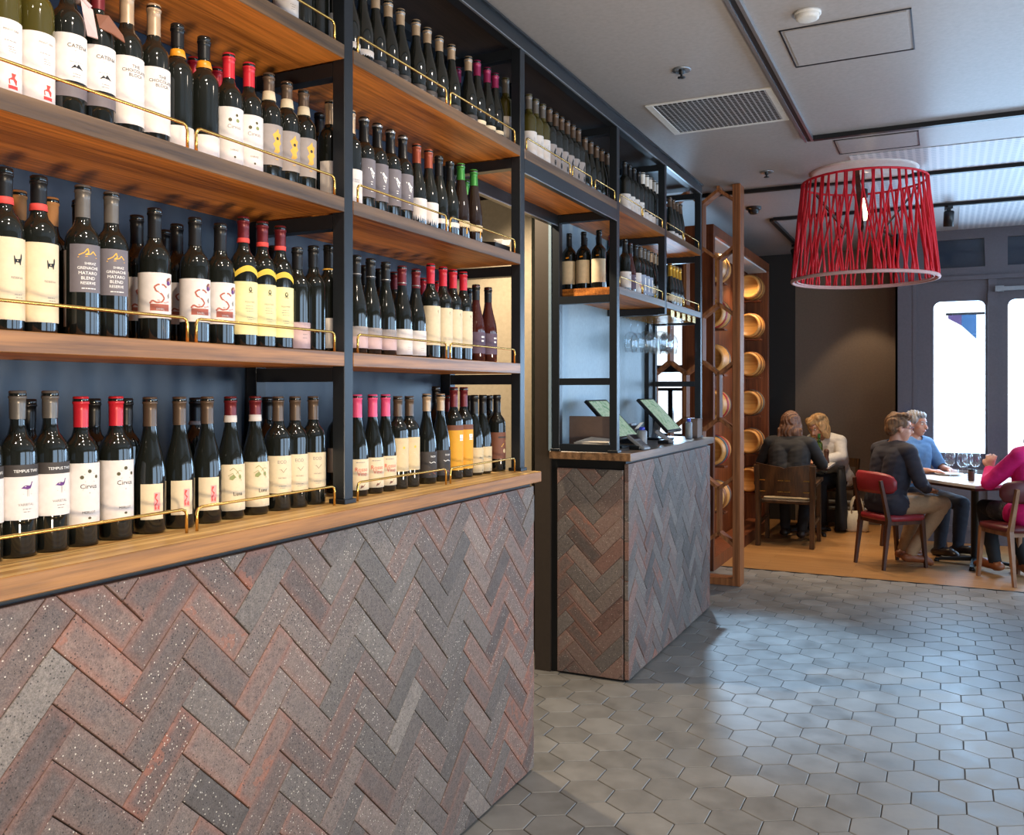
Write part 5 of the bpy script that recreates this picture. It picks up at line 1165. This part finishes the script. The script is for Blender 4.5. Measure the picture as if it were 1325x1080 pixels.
def ellipsoid(mb, c, rx, ry, rz, T=None, n=16):
    vs = []; fs = []; T = T or Matrix.Identity(3); c = Vector(c); rows = []
    for j in range(n//2+1):
        t_ = -PI/2+PI*j/(n//2); r = math.cos(t_); z = math.sin(t_)
        if r < 1e-5: rows.append([len(vs)]); vs.append(c+T @ Vector((0, 0, rz*z)))
        else:
            rows.append(list(range(len(vs), len(vs)+n)))
            vs += [c+T @ Vector((rx*r*math.cos(2*PI*k/n), ry*r*math.sin(2*PI*k/n), rz*z)) for k in range(n)]
    for A, B in zip(rows, rows[1:]):
        for k in range(n):
            q = (k+1) % n
            if len(A) == 1: fs.append((A[0], B[q], B[k]))
            elif len(B) == 1: fs.append((A[k], A[q], B[0]))
            else: fs.append((A[k], A[q], B[q], B[k]))
    mb.add(vs, fs, 0, True)
def dist_seg(p, a, b):
    ab = b-a; t_ = max(0, min(1, (p-a).dot(ab)/max(ab.length_squared, 1e-9))); return (p-(a+ab*t_)).length
U = .933                          # plan units per metre
def person(loc, yaw, label, lean=8, twist=0, head=(0, 0, 0), arms=None, legs=None, skin='skin', top='navy_cloth', sleeves='long', bottom='khaki', shoes='tan_shoe', hair=None, girl=False, seat=.425, ctop='shirt', extra=None, sh_scale=1.0):
    """seated figure, local x forward, y to its left; arms/legs give joints in metres in that frame"""
    root = empty('person', (loc[0], loc[1], 0), label, 'person', None, yaw)
    V = lambda *p: Vector(p)
    hip = V(-.06, 0, seat/U+.085); le = R(lean)
    spine = lambda d: hip+V(math.sin(le)*d, 0, math.cos(le)*d)
    chest = spine(.30); neck = spine(.50); sw = .185*(.9 if girl else 1)*sh_scale
    tw = Matrix.Rotation(R(twist), 3, 'Z')
    shl = {s: spine(.45)+tw @ V(.0, s*sw, 0) for s in (1, -1)}
    hy, hp, hr = (R(q) for q in head)   # yaw, pitch down, roll
    HR = Matrix.Rotation(hy, 3, 'Z') @ Matrix.Rotation(hp, 3, 'Y') @ Matrix.Rotation(hr, 3, 'X')
    hb = neck+V(math.sin(le)*.05, 0, .05); hc = hb+HR @ V(.025, 0, .095)
    H_ = lambda x, y, z: hc+HR @ V(x, y, z)
    mb = MB(); segs = []
    def cap_(a, b, r0, r1, part, flat=1.0, up=(0, 0, 1)): capsule(mb, a*U, b*U, r0*U, r1*U, flat, up); segs.append((a, b, (r0+r1)/2, part))
    fwd = V(1, 0, 0)
    # trunk: pelvis, waist, ribs, shoulders as squashed masses
    pw = .155 if not girl else .165
    cap_(hip+V(0, -pw*.55, 0), hip+V(0, pw*.55, 0), .115, .115, 'hips')
    cap_(hip+V(0, -.05, .05), spine(.2)+V(0, -.05, 0), .115, .108, 'torso'); cap_(hip+V(0, .05, .05), spine(.2)+V(0, .05, 0), .115, .108, 'torso')
    q = tw @ V(0, .075, 0)
    cap_(spine(.2)-q, spine(.36)-q*1.1, .110, .112, 'torso'); cap_(spine(.2)+q, spine(.36)+q*1.1, .110, .112, 'torso')
    cap_(spine(.40)-q*1.2, spine(.40)+q*1.2, .100, .100, 'torso')
    cap_(shl[-1], spine(.47), .062, .075, 'torso'); cap_(shl[1], spine(.47), .062, .075, 'torso')
    if girl:
        for s in (1, -1): cap_(spine(.30)+tw @ V(.085, s*.075, 0), spine(.30)+tw @ V(.09, s*.075, -.01), .055, .055, 'torso')
    cap_(spine(.46), hb+V(.01, 0, .03), .056, .052, 'skin')
    # head
    def he(x, y, z, rx, ry, rz): ellipsoid(mb, H_(x, y, z)*U, rx*U, ry*U, rz*U, HR)
    he(-.012, 0, .03, .098, .077, .092); he(.032, 0, -.03, .062, .060, .078); he(.052, 0, -.082, .030, .032, .024); he(.062, 0, .045, .030, .052, .03)
    capsule(mb, H_(.088, 0, .012)*U, H_(.108, 0, -.022)*U, .010*U, .015*U); he(.082, 0, -.052, .016, .026, .010)
    for s in (1, -1):
        he(-.005, s*.079, -.008, .019, .010, .031); he(.055, s*.042, -.018, .022, .02, .022)
    segs.append((H_(0, 0, .05), H_(.02, 0, -.06), .09, 'skin'))
    # limbs
    hands = {}
    for s, key in ((1, 'l'), (-1, 'r')):
        el, wr, hd = (V(*p) for p in (arms or {}).get(key, ((.05, s*.26, 0), (.2, s*.2, 0), (.28, s*.18, 0))))
        cap_(shl[s], shl[s]*.45+el*.55, .058, .050, 'sleeve'); cap_(shl[s]*.45+el*.55, el, .050, .043, 'sleeve_low' if sleeves == 'short' else 'sleeve')
        cap_(el, wr, .043, .029, 'fore'); d = (hd-wr).normalized()
        side = d.cross(V(0, 0, 1)); side = side.normalized() if side.length > .1 else V(0, 1, 0); nrm = side.cross(d).normalized()
        pc = wr+d*.05
        cap_(wr+d*.012, wr+d*.075, .030, .038, 'skin', .48, nrm)
        for k, (off, ln) in enumerate(((-.029, .062), (-.010, .074), (.010, .070), (.028, .055))):
            b0 = wr+d*.088+side*off; k1 = b0+d*ln*.5+side*off*.25-nrm*.006; k2 = k1+d*ln*.42-nrm*.022
            cap_(b0-d*.015, k1, .0092, .0086, 'skin'); cap_(k1, k2, .0086, .0078, 'skin')
        t0 = wr+d*.03-side*s*.028; t1 = t0+d*.035-side*s*.026; t2 = t1+d*.03-side*s*.004-nrm*.008
        cap_(t0, t1, .0125, .0105, 'skin'); cap_(t1, t2, .0105, .009, 'skin')
        kn, an, to = (V(*p) for p in (legs or {}).get(key, ((.42, s*.12, .47), (.38, s*.12, .09), (.56, s*.13, .04))))
        hj = hip+V(.0, s*.09, -.02)
        cap_(hj, kn, .088, .060, 'leg'); cap_(kn, kn*.62+an*.38, .058, .056, 'leg'); cap_(kn*.62+an*.38, an, .056, .040, 'leg')
        dd = (to-an); dd.z = 0; dd = dd.normalized()
        heel = an-dd*.045; heel.z = an.z-.052
        cap_(heel, an*.35+to*.65+V(0, 0, -.0), .038, .040, 'shoe', .8); cap_(an*.35+to*.65, to, .040, .030, 'shoe', .75); cap_(an+V(0, 0, .0), heel+dd*.03, .040, .036, 'shoe')
    body = remesh(mb, 'body', [skin]); bo = link('body', body, root)
    # clothing: outer skins lifted from the body surface, region by region
    SG = [(a, b, r, p) for a, b, r, p in segs]
    fc = [p.center/U for p in body.polygons]
    tagof = []
    for c in fc:
        best = min(SG, key=lambda g: dist_seg(c, g[0], g[1])-g[2]); tagof.append(best[3])
    def cloth(name, parts, mat, off, cut=None):
        vm = {}; vs = []; fs = []
        for p, tg, c in zip(body.polygons, tagof, fc):
            if tg in parts and (cut is None or cut(c)):
                f = []
                for vi in p.vertices:
                    if vi not in vm:
                        v = body.vertices[vi]; vm[vi] = len(vs)
                        n1 = v.co*55/U; w_ = .5+.5*math.sin(n1.x+1.7*math.sin(n1.z))*math.sin(n1.y*.8+n1.z*.7)
                        vs.append(tuple(v.co+v.normal*(off+.004*w_)*U))
                    f.append(vm[vi])
                fs.append(tuple(f))
        if not fs: return
        me = bpy.data.meshes.new(name); me.from_pydata(vs, [], fs); me.materials.append(M[mat]); me.polygons.foreach_set('use_smooth', [True]*len(fs)); me.update()
        o = link(name, me, root); sd = o.modifiers.new('thick', 'SOLIDIFY'); sd.thickness = .005; sd.offset = 0
        return o
    tp = {'torso', 'sleeve', 'hips'}; tp |= {'fore', 'sleeve_low'} if sleeves == 'long' else set()
    if sleeves == 'half': tp |= {'sleeve_low'}
    if ctop == 'jacket': tp |= {'leg'}
    cloth(ctop, tp, top, .012 if ctop == 'jacket' else .010, (lambda c: c.x < hip.x+.15 or (c-hip).z > .12) if ctop == 'jacket' else (lambda c: not ((c-hip).z < -.02 and c.x > hip.x+.06)))
    cloth('trousers', {'leg', 'hips'}, bottom, .005)
    cloth('shoes', {'shoe'}, shoes, .003)
    for i, p in enumerate(body.polygons): p.use_smooth = True
    # features
    m = MB()
    for s in (1, -1): ellipsoid(m, H_(.078, s*.031, .012)*U, .010*U, .012*U, .0085*U, HR, 10)
    m.build('eyes', 'white_eye', root)
    m = MB()
    for s in (1, -1): ellipsoid(m, H_(.086, s*.031, .012)*U, .004*U, .0055*U, .0055*U, HR, 8)
    m.build('irises', 'black', root)
    m = MB(); ellipsoid(m, H_(.094, 0, -.053)*U, .006*U, .021*U, .006*U, HR, 10); m.build('lips', 'lips', root)
    m = MB()
    for s in (1, -1): capsule(m, H_(.088, s*.016, .032)*U, H_(.078, s*.048, .034)*U, .0045*U, .0035*U)
    m.build('eyebrows', hair[0], root)
    hm = MB(); hair[1](hm, H_, HR)
    ho = link('hair', remesh(hm, 'hair', [hair[0]], .006, 3), root)
    for p in ho.data.polygons: p.use_smooth = True
    rnd = random.Random(len(label))
    for v in ho.data.vertices:
        n1 = v.co*170; v.co += v.normal*.0035*math.sin(n1.x*1.1+n1.y*.9+2*math.sin(n1.z*.25))
    if extra: extra(root, H_, HR, cloth)
    return root
def cap_hair(mb, H_, HR, lift=.0, back=True):
    """short crop: covers skull, leaves the face free"""
    E_ = lambda x, y, z, rx, ry, rz: ellipsoid(mb, H_(x, y, z)*U, rx*U, ry*U, rz*U, HR)
    E_(-.026, 0, .048, .099, .085, .092); E_(.035, 0, .095+lift, .06, .066, .034); E_(-.06, 0, .0, .06, .075, .07)
    for s in (1, -1): E_(.0, s*.066, .05, .06, .02, .045)
def short_fluffy(mb, H_, HR):
    cap_hair(mb, H_, HR, .012)
    for k in range(9): a = k*.7; ellipsoid(mb, H_(.01+.06*math.cos(a), .055*math.sin(a), .118+.008*math.sin(3*a))*U, .035*U, .035*U, .02*U, HR, 10)
def bob(mb, H_, HR):
    cap_hair(mb, H_, HR)
    E_ = lambda x, y, z, rx, ry, rz: ellipsoid(mb, H_(x, y, z)*U, rx*U, ry*U, rz*U, HR)
    E_(-.045, 0, .03, .092, .098, .10); E_(-.055, 0, -.06, .075, .108, .10)
    for s in (1, -1): E_(-.015, s*.078, -.05, .055, .032, .10); E_(-.04, s*.085, -.125, .05, .035, .045)
    for k in range(9): y = -.1+.025*k; capsule(mb, H_(-.075, y, -.06)*U, H_(-.068+.01*math.sin(k*2), y*1.12, -.165-.008*math.cos(k*3))*U, .02*U, .009*U)
def wavy(mb, H_, HR):
    cap_hair(mb, H_, HR)
    E_ = lambda x, y, z, rx, ry, rz: ellipsoid(mb, H_(x, y, z)*U, rx*U, ry*U, rz*U, HR)
    E_(-.04, 0, .03, .105, .108, .105)
    for s in (1, -1): E_(.0, s*.085, -.02, .07, .03, .10); E_(.03, s*.092, -.08, .045, .026, .06)
    for k in range(12): a = k*.55; E_(-.03+.07*math.cos(a), .085*math.sin(a), .06+.05*math.sin(a*1.3), .035, .035, .035)
def glasses(root, H_, HR, cloth):
    m = MB()
    for s in (1, -1):
        c = H_(.102, s*.033, .008)
        pts = [(c+HR @ Vector((-.004*abs(math.sin(a)), .023*math.cos(a), .019*math.sin(a))))*U for a in [2*PI*k/14 for k in range(14)]]
        m.tube(pts, .0022, 6, close=True); m.tube([H_(.1, s*.056, .012)*U, H_(.05, s*.083, .014)*U, H_(.0, s*.087, .01)*U], .0022, 6)
    m.tube([H_(.104, .011, .012)*U, H_(.104, -.011, .012)*U], .0022, 6); m.build('glasses', 'cap_maroon', root)
def skirt(root, H_, HR, cloth): pass
# man in the navy jumper: elbows in, hands in his lap under the table edge
person(CH_NAVY[:2], CH_NAVY[2], 'person in a dark navy jumper, khaki trousers and red glasses, facing the window table', lean=10, head=(-26, 4, 0),
       arms={'l': ((.05, .26, .76), (.27, .14, .70), (.35, .10, .70)), 'r': ((.06, -.27, .74), (.27, -.10, .66), (.36, -.06, .645))},
       legs={'l': ((.40, .14, .53), (.22, .12, .12), (.42, .14, .05)), 'r': ((.42, -.12, .53), (.12, -.10, .13), (.25, -.16, .04))},
       top='navy_cloth', bottom='khaki', shoes='tan_shoe', hair=('hair_light', short_fluffy), ctop='jumper', extra=glasses)
# grey-haired man in the blue t-shirt
person(CH_GREY[:2], CH_GREY[2], 'grey-haired person in a blue short-sleeved shirt seated in front of the window', lean=4, head=(12, 4, 0),
       arms={'l': ((.08, .27, .76), (.28, .13, .765), (.37, .06, .765)), 'r': ((.06, -.26, .76), (.26, -.12, .765), (.34, -.05, .765))},
       top='blue_cloth', sleeves='half', bottom='jeans', shoes='dark_shoe', hair=('hair_grey', cap_hair), ctop='tshirt', skin='skin_tan')
# woman in the pink jacket, one hand raised
person((CH_PINK[0]+.11, CH_PINK[1]+.03), CH_PINK[2], 'person in a bright pink jacket and dotted skirt at the right edge, hand raised', lean=-3, head=(-20, 0, 0), girl=True,
       arms={'l': ((.10, .30, .77), (.22, .20, .86), (.25, .17, .945)), 'r': ((.08, -.26, .78), (.26, -.12, .68), (.34, -.07, .66))},
       legs={'l': ((.42, .10, .53), (.30, .10, .12), (.48, .12, .05)), 'r': ((.42, -.10, .53), (.18, -.08, .12), (.34, -.10, .05))},
       top='pink_cloth', bottom='black_cloth', shoes='tan_shoe', hair=('hair_dark', bob), ctop='jacket',
       extra=lambda root, H_, HR, cloth: cloth('skirt', {'hips', 'leg'}, 'dotted_cloth', .008, lambda c: c.x < .30 and c.z > .40))
# woman in black seen from behind
person((-1.30, 8.46), R(88), 'person in black with shoulder-length brown hair, seen from behind in the armchair', lean=14, head=(4, 12, 0), girl=True, sh_scale=1.12,
       arms={'l': ((.08, .29, .78), (.30, .20, .77), (.38, .12, .77)), 'r': ((.09, -.30, .78), (.31, -.22, .77), (.39, -.14, .77))},
       legs={'l': ((.40, .11, .53), (.28, .09, .12), (.46, .10, .05)), 'r': ((.40, -.11, .53), (.20, -.09, .12), (.36, -.10, .05))},
       top='black_cloth', bottom='black_cloth', shoes='dark_shoe', hair=('hair_brown', bob), ctop='cardigan')
# fair-haired woman leaning over the far side
person((-1.06, 9.70), R(-115), 'fair-haired person in a white top and black skirt leaning over the far table', lean=24, head=(-12, 34, 8), girl=True,
       arms={'l': ((.20, .24, .80), (.36, .10, .77), (.43, .04, .765)), 'r': ((.20, -.25, .80), (.34, -.10, .77), (.41, -.04, .765))},
       legs={'l': ((.40, .10, .53), (.34, .09, .12), (.50, .10, .05)), 'r': ((.40, -.10, .53), (.32, -.09, .12), (.48, -.10, .05))},
       top='white_cloth', bottom='black_cloth', shoes='dark_shoe', hair=('hair_blonde', wavy), ctop='blouse')
# dark coat hanging from the far chair
o = empty('coat', (-.94, 9.42, 0), 'black coat draped off the far chair down to the floor', 'coat'); m = MB()
prof = [(.05, .62, .10), (.075, .5, .13), (.085, .32, .15), (.10, .12, .17), (.11, .03, .18)]; vs = []; fs = []; nn = 16
for r, z, ry in prof:
    for k in range(nn): a = 2*PI*k/nn; w_ = 1+.12*math.sin(5*a+z*9); vs.append((r*w_*math.cos(a)*.6, ry*w_*math.sin(a), z))
for j in range(len(prof)-1): fs += [(j*nn+k, j*nn+(k+1) % nn, (j+1)*nn+(k+1) % nn, (j+1)*nn+k) for k in range(nn)]
fs += [tuple(range(nn)), tuple((len(prof)-1)*nn+k for k in range(nn))[::-1]]
m.add(vs, fs, 0, True); m.build('coat_body', 'black_cloth', o); m = MB(); m.bar((0, -.09, .62), (0, .09, .62), .05, .05); m.build('coat_collar', 'black_cloth', o)
# ------------------------------------------------------------------ light
def area(name, loc, target, sx, sy, power, col, spread=180):
    l = bpy.data.lights.new(name, 'AREA'); l.shape = 'RECTANGLE'; l.size = sx; l.size_y = sy; l.energy = power; l.color = col; l.spread = R(spread)
    o = bpy.data.objects.new(name, l); COL.objects.link(o); o.location = loc
    o.rotation_euler = (Vector(target)-Vector(loc)).to_track_quat('-Z', 'Y').to_euler(); return o
def spot(name, loc, target, power, col, angle=60, blend=.6, r=.03):
    l = bpy.data.lights.new(name, 'SPOT'); l.energy = power; l.color = col; l.spot_size = R(angle); l.spot_blend = blend; l.shadow_soft_size = r
    o = bpy.data.objects.new(name, l); COL.objects.link(o); o.location = loc
    o.rotation_euler = (Vector(target)-Vector(loc)).to_track_quat('-Z', 'Y').to_euler(); return o
def point(name, loc, power, col, r=.04):
    l = bpy.data.lights.new(name, 'POINT'); l.energy = power; l.color = col; l.shadow_soft_size = r
    o = bpy.data.objects.new(name, l); COL.objects.link(o); o.location = loc; return o
DAY = (.42, .68, 1.0); WARM = (1.0, .74, .48); SOFT = (1.0, .86, .70)
# daylight through the glazed doors, the side windows and the far-left window
for i, x in enumerate((.11, .72, 1.46, 2.15, 2.84)): area('daylight_door', (x, WY+.3, 1.6), (x-.3, 0, 1.3), .5, 1.5, 58, DAY)
for i, y in enumerate((.6, 3.6, 6.7)): area('daylight_side', (3.45, y, 1.5), (0, y-.2, 1.9), 2.2, 1.7, 72, (.42, .68, 1.0))
spot('cool_floor_spot', (-1.60, 6.30, 2.76), (-.90, 4.75, 0), 950, (.42, .68, 1.0), 40, .9, .03)  # unseen cool spot, placed off the tracks to throw the floor wedge
area('daylight_far_left', (-2.6, WY+.3, 1.6), (-2.4, 4.9, .8), .42, .8, 40, DAY)
# ceiling spots on the aisle track washing the wine wall
for y, p in ((.2, 58), (1.1, 66), (2.45, 62)): spot('aisle_spot', (-.72, y, 2.72), (-1.5, y+.12, 1.25), p, SOFT, 95, .8)
spot('aisle_spot', (-.1, .9, 2.75), (-1.4, 1.2, .8), 30, SOFT, 90, .8, .06)
spot('aisle_spot', (.1, 2.4, 2.75), (-1.4, 2.6, 1.5), 22, SOFT, 90, .8, .06)
# unseen low fill lights, added to brighten the shelf undersides and bricks
area('low_shelf_fill', (.75, .15, .62), (-1.5, 1.7, 1.9), .3, .3, 44, (1.0, .79, .54), 140)
area('low_shelf_fill', (1.3, 2.6, .62), (-1.5, 3.6, 2.1), .3, .3, 24, (1.0, .80, .57), 130)
# passage downlight behind the doorway
spot('passage_light', (-2.4, 3.58, 2.75), (-1.0, 3.56, 0), 230, (1.0, .80, .56), 110, .5, .04)
# dining room downlights
for x, y, p in ((-1.25, 8.6, 90), (-.75, 8.1, 110), (.2, 7.9, 55), (-1.0, 7.4, 90), (-.75, 9.5, 45)): spot('dining_downlight', (x, y, 2.8), (x, y, 0), p, WARM, 70, .3)
point('pendant_bulb', (-.50, 6.43, CEIL-.30), 9, WARM, .03)
for y in (7.2, 8.4): spot('cabinet_light', (-1.60, y, 2.55), (-1.75, y, 0), 22, WARM, 110, .6)
w = bpy.data.worlds.new('outdoor_light'); SC.world = w; w.use_nodes = True
w.node_tree.nodes['Background'].inputs[0].default_value = (.86, .93, 1, 1); w.node_tree.nodes['Background'].inputs[1].default_value = 1.6

# ------------------------------------------------------------------ camera, scale, view
cam = bpy.data.cameras.new('camera'); co = bpy.data.objects.new('camera', cam); COL.objects.link(co); SC.camera = co
cam.sensor_width = 36; cam.lens = 36*1145/1325; cam.shift_y = -34/1325; cam.clip_start = .05
co.location = (0, 0, 1.4); co.rotation_euler = (R(90), 0, R(26.12))
for o in list(SC.objects):
    if o.parent is None:
        o.location = o.location*K
        if o.type in ('MESH', 'EMPTY'): o.scale = (K, K, K)
        if o.type == 'LIGHT':
            d = o.data
            if d.type == 'AREA': d.size *= K; d.size_y *= K
SC.view_settings.view_transform = 'Standard'; SC.view_settings.look = 'None'; SC.view_settings.gamma = 1; SC.view_settings.exposure = -0.08
SC.view_settings.use_curve_mapping = False
SC.cycles.use_denoising = True
SC.cycles.max_bounces = 8; SC.cycles.transparent_max_bounces = 12; SC.cycles.sample_clamp_indirect = 6
SC.cycles.caustics_reflective = False; SC.cycles.caustics_refractive = False
